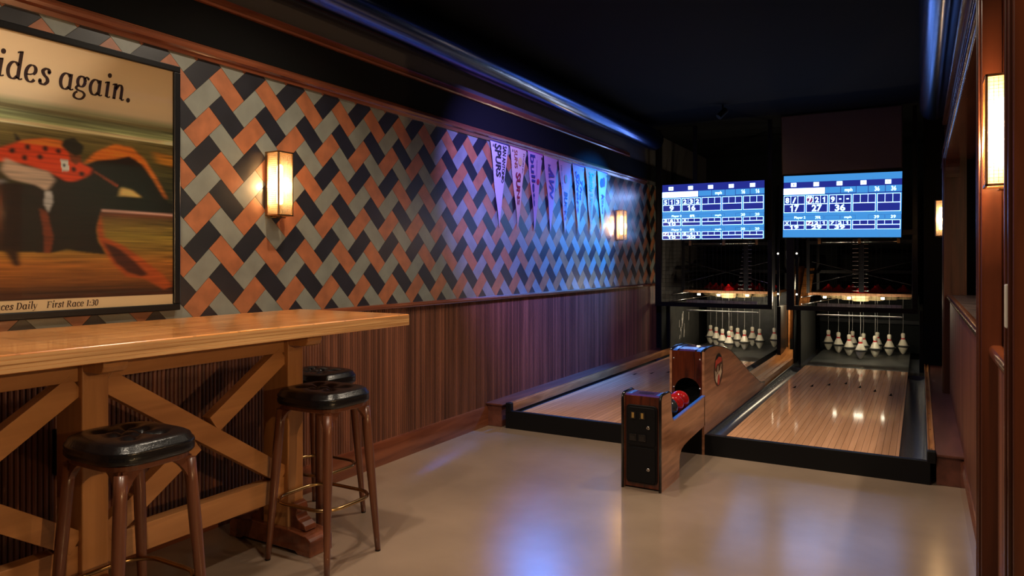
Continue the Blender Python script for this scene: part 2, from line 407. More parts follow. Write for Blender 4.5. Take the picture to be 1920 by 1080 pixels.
# ------------------------------------------------------------------ downlights
for i, (x, y, pw, an, bl) in enumerate(DOWN):
    lab = ['recessed warm spot over the free end of the bar table', 'recessed warm spot above the ball return console', 'recessed warm spot above the open floor',
           'recessed warm spot above the near part of the bar table', 'recessed warm spot above the front of the right lane'][i]
    t = thing('ceiling_downlight', lab, 'ceiling light', (x, y, ZC), 'recessed ceiling spots')
    auto(obj('trim_ring', B().lathe([(.040, -.001), (.040, -.006), (.058, -.004), (.060, 0), (.040, 0)], (x, y, ZC), 24), 'black_metal', t))
    obj('lens', B().lathe([(.0, -.001), (.039, -.0012)], (x, y, ZC), 20), 'down', t)
    ld = bpy.data.lights.new('spot_lamp', 'SPOT'); ld.energy = pw; ld.color = WARM; ld.spot_size = R(an); ld.spot_blend = bl; ld.shadow_soft_size = .05
    lo = bpy.data.objects.new('spot_lamp', ld); col.objects.link(lo); lo.parent = t; lo.location = (0, 0, -.03)

# ------------------------------------------------------------------ wall sconces
def sconce(label, x, y, z, sgn, power):
    """box lantern on plane x, projecting sgn*.11, centre y, base z"""
    D_, Wd, Hh = .108, .106, .352
    t = thing('wall_sconce', label, 'wall lamp', (x, y, z), 'wall sconces')
    X = lambda d: x + sgn * d
    f = B(); e = .008
    for dd in (.012, D_ - e):
        for yy in (y - Wd / 2, y + Wd / 2 - e): f.box((X(dd), yy, z), (X(dd + e), yy + e, z + Hh))
    for zz in (z, z + Hh - e):
        f.box((X(.012), y - Wd / 2, zz), (X(D_), y - Wd / 2 + e, zz + e)); f.box((X(.012), y + Wd / 2 - e, zz), (X(D_), y + Wd / 2, zz + e))
        f.box((X(D_ - e), y - Wd / 2, zz), (X(D_), y + Wd / 2, zz + e))
    obj('frame', f, 'bronze', t, bevel=.001)
    obj('backplate', B().box((X(0), y - Wd / 2, z + .0), (X(.012), y + Wd / 2, z + Hh)), 'bronze', t, bevel=.002)
    obj('cap', B().box((X(.004), y - Wd / 2 + .002, z + Hh - .004), (X(D_ - .002), y + Wd / 2 - .002, z + Hh + .001)), 'bronze', t)
    obj('bottom_tray', B().box((X(0), y - Wd / 2 + .02, z - .010), (X(.07), y + Wd / 2 - .02, z - .006)).box((X(0), y - .01, z - .008), (X(.008), y + .01, z + .004)), 'brass', t)
    obj('reflector', B().box((X(.0125), y - .04, z + .02), (X(.0145), y + .04, z + Hh - .02)), 'lamp_back', t)
    ge = .004
    obj('glass_pane', B().box((X(.018), y - Wd / 2 + ge, z + .006), (X(D_ - .005), y - Wd / 2 + ge + .001, z + Hh - .006)), 'lamp_glass', t)
    obj('glass_pane', B().box((X(.018), y + Wd / 2 - ge - .001, z + .006), (X(D_ - .005), y + Wd / 2 - ge, z + Hh - .006)), 'lamp_glass', t)
    obj('glass_pane', B().box((X(D_ - .005), y - Wd / 2 + .005, z + .006), (X(D_ - .004), y + Wd / 2 - .005, z + Hh - .006)), 'lamp_glass', t)
    # fine wire grid of the glass
    gm = B()
    k = 0
    while k < 30:
        zz = z + .014 + k * .0112
        gm.box((X(.02), y - Wd / 2 + .0015, zz), (X(D_ - .004), y - Wd / 2 + .0025, zz + .0009)); gm.box((X(D_ - .0025), y - Wd / 2 + .004, zz), (X(D_ - .0015), y + Wd / 2 - .004, zz + .0009))
        gm.box((X(.02), y + Wd / 2 - .0025, zz), (X(D_ - .004), y + Wd / 2 - .0015, zz + .0009)); k += 1
    for q in range(1, 8):
        gm.box((X(.012 + q * .012), y - Wd / 2 + .0015, z + .01), (X(.0129 + q * .012), y - Wd / 2 + .0025, z + Hh - .01))
        gm.box((X(D_ - .0025), y - Wd / 2 + q * .0132, z + .01), (X(D_ - .0015), y - Wd / 2 + q * .0132 + .0009, z + Hh - .01))
    obj('wire_mesh', gm, 'bronze', t)
    auto(obj('bulb', B().lathe([(.002, 0), (.012, .004), (.0165, .016), (.0165, .205), (.012, .219), (.002, .223)], (X(.060), y, z + .062), 16), 'bulb', t))
    obj('bulb_holder', B().lathe([(.012, 0), (.012, .05), (.009, .056)], (X(.060), y, z + .008), 14), 'brass', t)
    ld = bpy.data.lights.new('sconce_lamp', 'POINT'); ld.energy = power; ld.color = (1, .60, .28); ld.shadow_soft_size = .02
    lo = bpy.data.objects.new('sconce_lamp', ld); col.objects.link(lo); lo.parent = t; lo.location = (sgn * .085, 0, .17)
    return t
sconce('bronze box wall sconce between the racing poster and the pennants', XW, 2.755, 1.605, 1, 3.5)
sconce('small bronze wall sconce right of the pennants', XW, 7.92, 1.615, 1, 1.7)
sconce('large glowing bronze sconce on the near right pilaster', .285, 2.735, 1.590, -1, 42.0)
sconce('added unseen bronze box sconce on the dark green wall beside the entrance', 2.2, .75, 1.590, -1, 330.0)  # added out of view so the table legs catch low side light
sconce('small bronze sconce on the far end of the right wall', XR, 8.10, 1.605, -1, 3)

# ------------------------------------------------------------------ poster
PX = XW + .025
pt = thing('racing_poster', 'large framed horse racing poster on the tiled wall', 'poster', (XW + .01, 1.30, 1.122))
PY0, PY1, PZ0, PZ1 = .42, 2.165, 1.122, 2.290
fb = B()
for a, c in (((PY0, PZ0), (PY1, PZ0 + .030)), ((PY0, PZ1 - .030), (PY1, PZ1)), ((PY0, PZ0 + .03), (PY0 + .034, PZ1 - .03)), ((PY1 - .034, PZ0 + .03), (PY1, PZ1 - .03))):
    fb.box((XW + .001, a[0], a[1]), (XW + .038, c[0], c[1]))
obj('frame', fb, 'poster_frame', pt, bevel=.004)
obj('backing', B().box((XW + .001, PY0 + .02, PZ0 + .02), (PX - .002, PY1 - .02, PZ1 - .02)), 'black_flat', pt)
POL = {
'body': [(1.0, 1.60), (1.351, 1.645), (1.414, 1.659), (1.504, 1.663), (1.598, 1.711), (1.724, 1.711), (1.795, 1.732), (1.813, 1.652), (1.786, 1.568), (1.768, 1.496), (1.777, 1.442), (1.813, 1.384), (1.707, 1.394), (1.647, 1.404), (1.582, 1.388), (1.351, 1.395), (1.0, 1.40)],
'head': [(1.724, 1.764), (1.777, 1.797), (1.86, 1.814), (1.927, 1.837), (1.986, 1.79), (2.037, 1.719), (2.089, 1.665), (2.109, 1.628), (2.089, 1.602), (2.058, 1.619), (1.976, 1.647), (1.927, 1.685), (1.879, 1.693), (1.86, 1.647), (1.795, 1.623), (1.733, 1.707)],
'under': [(1.786, 1.641), (1.976, 1.645), (2.15, 1.629), (2.15, 1.583), (1.777, 1.566)],
'patch': [(1.879, 1.685), (1.927, 1.678), (1.976, 1.647), (1.869, 1.646)],
'mane': [(1.711, 1.767), (1.768, 1.828), (1.85, 1.873), (1.927, 1.87), (1.986, 1.824), (2.047, 1.744), (2.102, 1.647), (2.084, 1.665), (2.027, 1.745), (1.976, 1.803), (1.917, 1.831), (1.85, 1.808), (1.768, 1.793)],
'leg': [(1.768, 1.496), (1.782, 1.568), (1.795, 1.515), (1.804, 1.461), (1.888, 1.426), (1.986, 1.362), (2.079, 1.294), (2.13, 1.239), (2.089, 1.22), (1.986, 1.276), (1.907, 1.285), (1.85, 1.334), (1.813, 1.384), (1.777, 1.442)],
'legdark': [(1.795, 1.442), (1.86, 1.417), (1.936, 1.362), (2.006, 1.295), (1.976, 1.286), (1.907, 1.306), (1.85, 1.352)],
'strap': [(1.538, 1.57), (1.568, 1.559), (1.594, 1.454), (1.582, 1.388), (1.558, 1.388), (1.554, 1.487)],
'torso': [(1.2, 1.74), (1.351, 1.771), (1.393, 1.793), (1.481, 1.836), (1.566, 1.857), (1.623, 1.855), (1.647, 1.82), (1.707, 1.771), (1.75, 1.754), (1.741, 1.726), (1.681, 1.693), (1.647, 1.688), (1.598, 1.711), (1.566, 1.722), (1.481, 1.743), (1.351, 1.74), (1.2, 1.70)],
'pants': [(1.414, 1.76), (1.481, 1.735), (1.574, 1.723), (1.6, 1.689), (1.566, 1.642), (1.527, 1.663), (1.436, 1.677), (1.4, 1.706)],
'boot': [(1.562, 1.643), (1.586, 1.641), (1.592, 1.599), (1.574, 1.555), (1.556, 1.588)],
'pale': [(1.2, 1.64), (1.414, 1.675), (1.418, 1.611), (1.2, 1.55)],
'hoof': [(1.407, 1.404), (1.462, 1.397), (1.47, 1.334), (1.447, 1.334)],
'ear': [(1.445, 1.867), (1.475, 1.833), (1.455, 1.822)],
'helmet': [(1.623, 1.834), (1.639, 1.866), (1.677, 1.876), (1.715, 1.847), (1.711, 1.815), (1.681, 1.798), (1.647, 1.818)],
'face': [(1.651, 1.819), (1.702, 1.805), (1.707, 1.784), (1.681, 1.759), (1.66, 1.778)],
'badge': [(1.62, 1.777), (1.651, 1.779), (1.657, 1.734), (1.627, 1.729)],
'rein': [(1.755, 1.741), (1.764, 1.745), (1.869, 1.694), (1.86, 1.683)],
'glow': [(2.03, 1.865), (2.15, 1.855), (2.15, 1.800), (2.05, 1.815)]}
DOTS = [(1.496, 1.812), (1.562, 1.815), (1.613, 1.811), (1.542, 1.778), (1.485, 1.767), (1.707, 1.727), (1.674, 1.743), (1.44, 1.79)]
def build_print():
    import numpy as np
    ya, yb, za, zb = PY0 + .03, PY1 - .03, PZ0 + .028, PZ1 - .028
    nx, nz = 460, 400
    ys = np.linspace(ya, yb, nx); zs = np.linspace(za, zb, nz); Yg, Zg = np.meshgrid(ys, zs)
    rng = np.random.default_rng(3)
    def blurcols(n, k, sd):
        a = rng.normal(0, 1, n); return np.interp(np.linspace(0, 1, n), np.linspace(0, 1, k), rng.normal(0, sd, k)) + a * sd * .1
    def lin(c): return np.array([((x / 255 + .055) / 1.055) ** 2.4 if x > 10 else x / 255 / 12.92 for x in c])
    Zs = Zg + .010 * (Yg - 2.11) * -1.0 * .0
    stops = [(1.14, (62, 34, 22)), (1.225, (66, 36, 22)), (1.26, (120, 72, 30)), (1.34, (166, 104, 40)), (1.40, (146, 112, 44)), (1.47, (142, 122, 48)), (1.535, (112, 84, 40)), (1.553, (110, 60, 38)),
             (1.572, (120, 62, 40)), (1.60, (50, 40, 22)), (1.68, (54, 52, 28)), (1.80, (92, 84, 40)), (1.87, (112, 100, 54)), (1.893, (110, 100, 62)), (1.899, (232, 214, 172)), (1.908, (206, 190, 150)), (1.916, (150, 160, 116)), (1.945, (112, 120, 88)),
             (1.965, (110, 100, 68)), (1.985, (150, 150, 118)), (2.01, (206, 188, 160)), (2.06, (218, 196, 164)), (2.29, (216, 190, 156))]
    zz = [a for a, _ in stops]; C = np.zeros((nz, nx, 3))
    tilt = Zs - .012 * (Yg - 1.4) / .7
    tz = np.where(Zs > 1.5, tilt, Zs)
    for k in range(3):
        C[..., k] = np.interp(tz, zz, [lin(c)[k] for _, c in stops])
    streak = np.zeros((nz, nx))
    for r in range(nz):
        if zs[r] < 1.99: streak[r] = blurcols(nx, 7, .16)
    C *= (1 + streak)[..., None].clip(.4, 1.8)
    def poly(pts):
        ins = np.zeros(Yg.shape, bool); n = len(pts)
        for i in range(n):
            (x1, y1), (x2, y2) = pts[i - 1], pts[i]
            if y1 == y2: continue
            c = ((y1 > Zg) != (y2 > Zg)) & (Yg < (x2 - x1) * (Zg - y1) / (y2 - y1) + x1); ins ^= c
        return ins.astype(float)
    def blur(a, ry, rz):
        for ax, r in ((1, ry), (0, rz)):
            if r < 1: continue
            k = np.ones(2 * r + 1) / (2 * r + 1)
            pad = np.pad(a, [(r, r) if q == ax else (0, 0) for q in (0, 1)], mode='edge')
            a = np.apply_along_axis(lambda v: np.convolve(v, k, 'valid'), ax, pad)
        return a
    def paint(mask, c, ry=2, rz=1, op=1.):
        ry = (ry + 1) // 2; rz = 1 if rz < 3 else 2
        m = (blur(blur(mask, ry, rz), ry, rz) * op)[..., None]; C[:] = C * (1 - m) + lin(c) * m
    def disc(y, z, r): return (((Yg - y) ** 2 + (Zg - z) ** 2) < r * r).astype(float)
    P = POL
    paint(P and poly(P['glow']), (178, 120, 40), 7, 2)
    paint(poly(P['under']), (26, 16, 12), 3, 2)
    paint(poly(P['leg']), (168, 78, 30), 4, 2); paint(poly(P['legdark']), (70, 28, 20), 4, 2)
    paint(poly(P['pale']), (128, 130, 140), 6, 2, .8)
    paint(poly(P['body']), (30, 13, 9), 2, 2); paint(poly(P['head']), (26, 13, 10), 1, 1)
    paint(poly(P['patch']), (222, 190, 118), 3, 1)
    paint(poly(P['mane']), (214, 104, 26), 4, 1); paint(poly(P['mane']) * (np.sin(Yg * 260 + Zg * 180) > .2), (250, 160, 60), 3, 1, .6)
    paint(poly(P['hoof']), (50, 28, 16), 3, 2); paint(poly(P['strap']), (128, 56, 26), 1, 2, .8)
    paint(poly(P['ear']), (20, 20, 18), 1, 1)
    paint(poly(P['torso']), (214, 66, 18), 3, 1); paint(poly(P['torso']) * (Zg > 1.825), (226, 132, 40), 4, 1, .8)
    for y, z in DOTS: paint(disc(y, z, .011), (50, 14, 10), 1, 1)
    paint(poly(P['pants']), (190, 168, 152), 3, 1); paint(poly(P['boot']), (186, 186, 190), 1, 1)
    paint(poly(P['face']), (120, 58, 26), 1, 1); paint(poly(P['helmet']), (34, 34, 24), 1, 1); paint(poly(P['badge']), (196, 206, 204), 0, 0)
    paint(disc(1.636, 1.755, .006), (60, 70, 80), 0, 0)
    paint(poly(P['rein']), (140, 60, 34), 0, 0)
    # white rail right of the horse
    paint(((abs(Zg - 1.577) < .0035) & (Yg > 1.79)).astype(float), (226, 180, 170), 1, 0)
    fl_ = blur(blur(rng.normal(0, 1, Yg.shape), 14, 1), 10, 0); C *= (1 + fl_ * 1.4 * (Zg < 1.97))[..., None].clip(.6, 1.5)
    # bottom title strip and top clear of streaks
    strip = (Zg < 1.1985).astype(float)[..., None]; C[:] = C * (1 - strip) + lin((224, 200, 168)) * strip
    me = bpy.data.meshes.new('poster_print')
    V = np.stack([np.full(Yg.size, 0.), Yg.ravel() - (PY0 + PY1) / 2, Zg.ravel() - za], 1)
    i = np.arange(nz * nx).reshape(nz, nx)
    Fq = np.stack([i[:-1, :-1].ravel(), i[:-1, 1:].ravel(), i[1:, 1:].ravel(), i[1:, :-1].ravel()], 1)
    C = np.minimum(C * 1.3, .9)
    me.from_pydata(V.tolist(), [], Fq.tolist())
    at = me.color_attributes.new('print', 'FLOAT_COLOR', 'POINT')
    at.data.foreach_set('color', np.concatenate([C.reshape(-1, 3), np.ones((nz * nx, 1))], 1).clip(0, 1).ravel().astype('f'))
    m = mat('poster print', (1, 1, 1), .5); N, L = nodes(m); a = N.new('ShaderNodeAttribute'); a.attribute_name = 'print'
    L.new(a.outputs['Color'], N['Principled BSDF'].inputs['Base Color'])
    me.materials.append(m)
    o = bpy.data.objects.new('poster_print', me); col.objects.link(o); o.parent = pt
    o.location = Vector((PX, (PY0 + PY1) / 2, za)) - wloc(pt)
build_print()

# ---- italic serif lettering drawn with a broad pen
THK, THN = .235, .085
def arc(cx, cy, rx, ry, a0, a1, n=22): return [(cx + rx * math.cos(R(a0 + (a1 - a0) * i / n)), cy + ry * math.sin(R(a0 + (a1 - a0) * i / n))) for i in range(n + 1)]
def spline(pts, n=8):
    out = []
    P = [pts[0]] + list(pts) + [pts[-1]]
    for i in range(1, len(P) - 2):
        for k in range(n):
            t = k / n; p0, p1, p2, p3 = P[i - 1:i + 3]
            out.append(tuple(.5 * (2 * p1[j] + (p2[j] - p0[j]) * t + (2 * p0[j] - 5 * p1[j] + 4 * p2[j] - p3[j]) * t * t + (3 * p1[j] - p0[j] - 3 * p2[j] + p3[j]) * t ** 3) for j in (0, 1)))
    out.append(pts[-1]); return out
def pen(path, thk=THK, thn=THN, w=None):
    vs = []; n = len(path)
    for i, (x, y) in enumerate(path):
        a = path[max(i - 1, 0)]; c = path[min(i + 1, n - 1)]; dx, dy = c[0] - a[0], c[1] - a[1]; L_ = math.hypot(dx, dy) or 1
        ww = w if w else thn + (thk - thn) * (abs(dy) / L_) ** 1.3
        vs.append(((x - dy / L_ * ww / 2, y + dx / L_ * ww / 2), (x + dy / L_ * ww / 2, y - dx / L_ * ww / 2)))
    return [v for p in vs for v in p], [(2 * i, 2 * i + 1, 2 * i + 3, 2 * i + 2) for i in range(n - 1)]
def blob(x, y, r, n=14): return [(x + r * math.cos(2 * math.pi * k / n), y + r * math.sin(2 * math.pi * k / n)) for k in range(n)], [tuple(range(n))]
def stem(x, y0, y1, foot=True, top=True):
    o = [pen([(x, y0 + .04), (x, y1)])]
    if top: o.append(pen([(x - .24, y1 - .10), (x - .10, y1 - .03), (x + .115, y1)], w=.09))
    if foot: o.append(pen(spline([(x, y0 + .12), (x + .06, y0 + .03), (x + .2, y0 + .045), (x + .27, y0 + .10)]), w=.085))
    return o
CAPS = 1.38
def serif(x, y): return pen([(x - .2, y), (x + .2, y)], w=.07)
G = {
'i': (.62, lambda: stem(.28, 0, 1) + [blob(.32, 1.42, .155)]),
'l': (.58, lambda: stem(.28, 0, 1.6)),
'd': (1.10, lambda: [pen(arc(.46, .48, .33, .48, 40, 320))] + stem(.78, 0, 1.62)),
'a': (1.10, lambda: [pen(arc(.46, .48, .33, .48, 40, 320))] + stem(.78, 0, .98, top=False)),
'e': (.92, lambda: [pen(arc(.45, .5, .33, .49, 95, 320)), pen(arc(.45, .72, .26, .27, 95, -60)), pen([(.16, .42), (.40, .44), (.60, .52)], w=.08)]),
'c': (.84, lambda: [pen(arc(.45, .5, .33, .49, 60, 320)), blob(.62, .82, .12)]),
's': (.84, lambda: [pen(spline([(.68, .74), (.60, .92), (.42, .96), (.24, .80), (.36, .58), (.56, .42), (.62, .22), (.44, .03), (.22, .05), (.12, .22)]), .25, .10), blob(.66, .76, .10), blob(.14, .22, .11)]),
'g': (.98, lambda: [pen(arc(.44, .66, .26, .32, 0, 360)), pen(spline([(.26, .40), (.13, .22), (.30, .10), (.62, .04), (.78, -.14), (.62, -.38), (.34, -.44), (.08, -.34), (.08, -.14), (.26, .02)]), .19, .10), pen(spline([(.62, .86), (.76, .97), (.90, .94)]), w=.11), blob(.90, .90, .09)]),
'n': (1.14, lambda: stem(.24, 0, .98, foot=False) + [pen([(.24, 0), (.24, .1)]), pen(spline([(.28, .62), (.44, .88), (.62, .95), (.74, .80), (.76, .55), (.76, .06)]))] + [pen(spline([(.76, .12), (.82, .03), (.94, .045), (1.0, .1)]), w=.085)]),
'r': (.78, lambda: stem(.24, 0, .98, foot=False) + [pen(spline([(.28, .62), (.42, .88), (.60, .96)]), w=.12), blob(.62, .86, .11)]),
't': (.62, lambda: [pen([(.28, .1), (.28, 1.25)]), pen([(.06, .95), (.54, .95)], w=.08), pen(spline([(.28, .14), (.34, .03), (.5, .08)]), w=.09)]),
'y': (.98, lambda: [pen([(.12, .96), (.42, .08)], w=.19), pen(spline([(.82, .98), (.62, .4), (.36, -.25), (.1, -.42)]), w=.10), blob(.1, -.36, .10), serif(.16, .96)]),
'.': (.45, lambda: [blob(.2, .10, .155)]),
':': (.42, lambda: [blob(.2, .12, .13), blob(.2, .82, .13)]),
'D': (1.36, lambda: [pen([(.32, 0), (.32, CAPS)]), pen(spline([(.3, CAPS - .04), (.75, CAPS - .06), (1.08, .95), (1.08, .5), (.8, .06), (.3, .04)]))] + [serif(.25, .03), serif(.25, CAPS - .03)]),
'F': (1.20, lambda: [pen([(.32, 0), (.32, CAPS)]), pen([(.3, CAPS - .05), (1.06, CAPS - .05)], w=.09), pen([(.3, .72), (.8, .72)], w=.09), pen([(1.04, CAPS), (1.0, 1.04)], w=.08), serif(.32, .03), serif(.25, CAPS - .03)]),
'R': (1.34, lambda: [pen([(.32, 0), (.32, CAPS)]), pen(spline([(.3, CAPS - .05), (.7, CAPS - .05), (.92, 1.08), (.75, .74), (.3, .68)])), pen([(.6, .68), (1.08, .04)], w=.20), serif(.3, .03), serif(.25, CAPS - .03), pen([(1.0, .03), (1.28, .03)], w=.07)]),
'1': (.80, lambda: [pen([(.42, 0), (.42, CAPS)]), pen([(.18, 1.15), (.44, 1.34)], w=.09), serif(.42, .03)]),
'3': (.92, lambda: [pen(arc(.42, 1.02, .26, .32, 140, -80)), pen(arc(.42, .38, .32, .36, 80, -150))]),
'0': (.96, lambda: [pen(arc(.46, .69, .32, .66, 0, 360, 30))]),
' ': (.5, lambda: []), '_': (1.45, lambda: [])}
def lettering(b, s, y_end, base, xh, kx=1., shear=.17, x=PX + .0012):
    total = sum(G[c][0] for c in s); cur = 0
    for ch in s:
        adv, fn = G[ch]
        for vs, fs in fn():
            b.add([(x, y_end - (total - (cur + px) - shear * pz) * xh * kx, base + pz * xh) for px, pz in vs], fs)
        cur += adv
lb = B(); lettering(lb, 'rides again.', 1.924, 2.0735, .0700, .835)
obj('headline', lb, 'ink', pt, fix=False)
lb = B(); lettering(lb, 'First Race 1:30', 1.776, 1.1635, .0190, .90)
obj('race_time', lb, 'ink', pt, fix=False)
lb = B(); lettering(lb, 'Races Daily', 1.531, 1.1635, .0190, .90)
obj('race_notice', lb, 'ink', pt, fix=False)
obj('glazing', B().box((PX + .004, PY0 + .03, PZ0 + .026), (PX + .006, PY1 - .03, PZ1 - .026)), 'glass', pt)

# ------------------------------------------------------------------ pennants
PEN = [('white pennant reading SAN ANTONIO SPURS in black, leftmost of the row', (.60, .56, .55), (.02, .02, .07), [('SPURS', .060, .66, .02, .40, (.01, .01, .012), .03, 0), ('SAN ANTONIO', .205, .60, .02, .46, (.01, .01, .012), .02, 0)]),
 ('cream pennant reading SUNS in dark red letters', (.62, .54, .42), (.14, .02, .05), [('SUNS', .120, .66, .30, .70, (.20, .006, .02), .03, 0), ('SUNS', .075, .33, .03, .25, (.22, .05, .02), .02, 0), ('PHOENIX', .225, .26, .05, .30, (.05, .01, .02), 0, 0)]),
 ('lilac pennant reading bullets in navy letters with a red dot', (.46, .36, .52), (.26, .02, .12), [('bullets', .075, .66, .03, .69, (.02, .02, .12), .02, 0), ('WASHINGTON', .185, .3, .08, .38, (.10, .04, .16), 0, 0)]),
 ('lilac pennant with slanted purple team lettering and a tan heading band', (.44, .36, .55), (.34, .22, .12), [('AVN', .085, .80, .12, .56, (.06, .03, .18), .03, .4), ('NETS', .075, .33, .10, .28, (.06, .03, .18), .02, 0)]),
 ('lavender pennant reading BUCKS in dark green letters', (.42, .38, .56), (.28, .24, .18), [('BUCKS', .130, .62, .42, .82, (.02, .05, .11), .03, .15), ('MILWAUKEE', .045, .2, .07, .40, (.05, .04, .10), 0, 0)]),
 ('pale blue pennant reading The Sixers in purple script', (.38, .38, .56), (.26, .04, .16), [('Sixers', .095, .55, .09, .70, (.05, .04, .26), .02, .3), ('The', .185, .5, .20, .50, (.05, .04, .26), .02, .3)]),
 ('tan pennant reading Seattle SUPERSONICS in teal letters', (.50, .28, .24), (.10, .16, .30), [('Seattle', .085, .55, .05, .34, (.03, .20, .24), .02, .2), ('SUPERSONICS', .140, .5, .37, .82, (.04, .16, .22), .01, 0)]),
 ('lilac pennant with a dark red badge and Kings in script, rightmost of the row', (.48, .40, .56), (.30, .04, .16), [('Kings', .105, .62, .34, .66, (.12, .02, .14), .02, .3)])]
PY = [5.036, 5.360, 5.683, 6.010, 6.332, 6.655, 6.975, 7.292]
for i, (lab, base, band, txts) in enumerate(PEN):
    y0 = PY[i]; wd = .308; zt, zm, zb_ = 2.385, 2.366, 1.643
    x0 = XW + .010; yc = y0 + wd * .485
    t = thing('pennant', lab, 'pennant', (XW + .006, yc, zb_), 'team pennants on the tiled wall')
    def edge(z): k = (zm - z) / (zm - zb_); return y0 + (yc - .003 - y0) * k, y0 + wd + (yc + .003 - y0 - wd) * k
    nn = 10; bm_ = B(); La = []; Lb = []; Ra = []; Rb = []
    for k in range(nn + 1):
        z = zm + (zb_ - zm) * k / nn; a, c = edge(z); dx = .004 * math.sin(k * .9 + i)
        La.append((x0 + dx + .006, a, z)); Ra.append((x0 + dx * .4, c, z))
    bm_.sheet(La, Ra); bm_.sheet([(x - .0015, y, z) for x, y, z in Ra], [(x - .0015, y, z) for x, y, z in La]); bm_.sheet(La, [(x - .0015, y, z) for x, y, z in La]); bm_.sheet(Ra, [(x - .0015, y, z) for x, y, z in Ra])
    obj('felt', bm_, mat('pennant felt %d' % i, (min(1, base[0] * (.72 + .09 * i)), base[1] * .66, base[2] * (.72 - .05 * i)), .9, spec=.2), t)
    obj('heading_band', B().box((x0, y0 - .002, zm - .001), (x0 + .005, y0 + wd + .002, zt)), mat('pennant band %d' % i, band, .8), t)
    def fn_for(v0, h0, za, zb2):
        def fn(u, v):
            z = zm - (zm - zb_) * (za + (zb2 - za) * u); a, c = edge(z); fr = v0 + h0 * v
            y = a + (c - a) * fr
            return (x0 + .0125 - .006 * fr, y, z)
        return fn
    lm = {}
    for (s, v0, h, za, zb2, cc, bold, sh) in txts:
        # v0 / h given at the top width, as fractions of it
        bb = lm.setdefault(cc, B())
        hf = {'SPURS': .40, 'SAN ANTONIO': .23, 'bullets': .36, 'WASHINGTON': .07, 'BUCKS': .52, 'MILWAUKEE': .10, 'Sixers': .40, 'The': .30, 'Seattle': .50, 'SUPERSONICS': .40, 'Kings': .50, 'AVN': .55, 'NETS': .20, 'PHOENIX': .08}.get(s, .45)
        st = {'SPURS': .18, 'SAN ANTONIO': .66, 'bullets': .10, 'WASHINGTON': .56, 'BUCKS': .25, 'MILWAUKEE': .06, 'Sixers': .16, 'The': .62, 'Seattle': .26, 'SUPERSONICS': .32, 'Kings': .26, 'AVN': .24, 'NETS': .22, 'PHOENIX': .80}.get(s, .25)
        if s == 'SUNS' and zb2 < .3: hf, st = .22, .20
        put_text(bb, s, fn_for(st, hf, za, zb2), bold, sh)
    for k, (cc, bb) in enumerate(lm.items()): obj('lettering', bb, mat('pennant ink', cc, .8), t, fix=False)
    def disc_deco(fr, zf, r, c, squash=1.):
        z0 = zm - (zm - zb_) * zf; a, c2 = edge(z0); yy = a + (c2 - a) * fr; vs = [(x0 + .0135 - .005 * fr, yy + r * math.cos(q * math.pi / 10), z0 + r * squash * math.sin(q * math.pi / 10)) for q in range(20)]
        obj('emblem', B().add(vs, [tuple(range(20))]), mat('emblem ink', c, .7), t, fix=False)
    # small maker's mark at the top corner
    mk = B(); a, c = edge(zm - .03); side = 0 if i < 2 else 1; ym = a + .03 if side == 0 else c - .035
    for q in range(2): mk.box((x0 + .0092, ym + q * .010, zm - .045), (x0 + .0102, ym + q * .010 + .005, zm - .022))
    obj('maker_mark', mk, 'ink', t)
    if i == 1: disc_deco(.60, .16, .036, (.50, .33, .12))
    if i == 2: disc_deco(.74, .36, .026, (.32, .01, .04))
    if i == 7: disc_deco(.40, .17, .050, (.05, .03, .12)); disc_deco(.62, .15, .034, (.24, .02, .07), 1.6)
    if i == 4: disc_deco(.50, .24, .030, (.20, .18, .10), 1.5)

# ------------------------------------------------------------------ bar table
TX0, TX1, TY_0, TY_1, TT = -3.0, -2.232, -.75, 2.845, 1.090
TXC = -2.66
bt = thing('bar_table', 'long honey oak bar table on crossed trestle legs along the tiled wall', 'bar table', (TXC, 1.0, 0))
obj('tabletop', B().box((TX0, TY_0, 1.033), (TX1, TY_1, TT)), 'oak', bt, bevel=.006, seg=3)
eb = B()
for k in range(4):
    z = 1.036 + k * .0125; eb.box((TX1 - .002, TY_0 + .004, z), (TX1 + .0015 - .0008 * (k % 2), TY_1 - .004, z + .0115))
obj('laminated_edge', eb, 'oak_edge', bt)
POSTS = [2.415, 1.47, .525]
for j, y in enumerate(POSTS):
    obj('leg', B().box((-2.745, y - .048, .10), (-2.575, y + .048, 1.0)), 'oak_v', bt, bevel=.006)
    pr = [(-2.45, 1.033), (-2.45, .985), (-2.46, .968), (-2.48, .960), (-2.84, .960), (-2.86, .968), (-2.87, .985), (-2.87, 1.033)]
    obj('bearer', B().prism(pr, 'y', y - .045, y + .045), 'oak_v', bt, bevel=.004)
    # sledge foot with scrolled bracket
    pr = [(-2.41, 0), (-2.41, .070), (-2.425, .082), (-2.44, .090), (-2.55, .105), (-2.80, .105), (-2.93, .090), (-2.945, .082), (-2.96, .070), (-2.96, 0), (-2.88, 0), (-2.86, .015), (-2.51, .015), (-2.49, 0)]
    ft = obj('foot', B().prism(pr, 'y', y - .070, y + .070), 'mahogany', bt, bevel=.004)
    for sg in (1, -1):
        xx = (-2.577, -2.743)[sg < 0]
        pr = [(xx, .100), (xx, .215), (xx + sg * .018, .222), (xx + sg * .040, .212), (xx + sg * .048, .190), (xx + sg * .040, .165), (xx + sg * .050, .145), (xx + sg * .075, .135), (xx + sg * .095, .120), (xx + sg * .105, .100)]
        obj('bracket', B().prism(pr, 'y', y - .035, y + .035), 'mahogany', ft, bevel=.004)
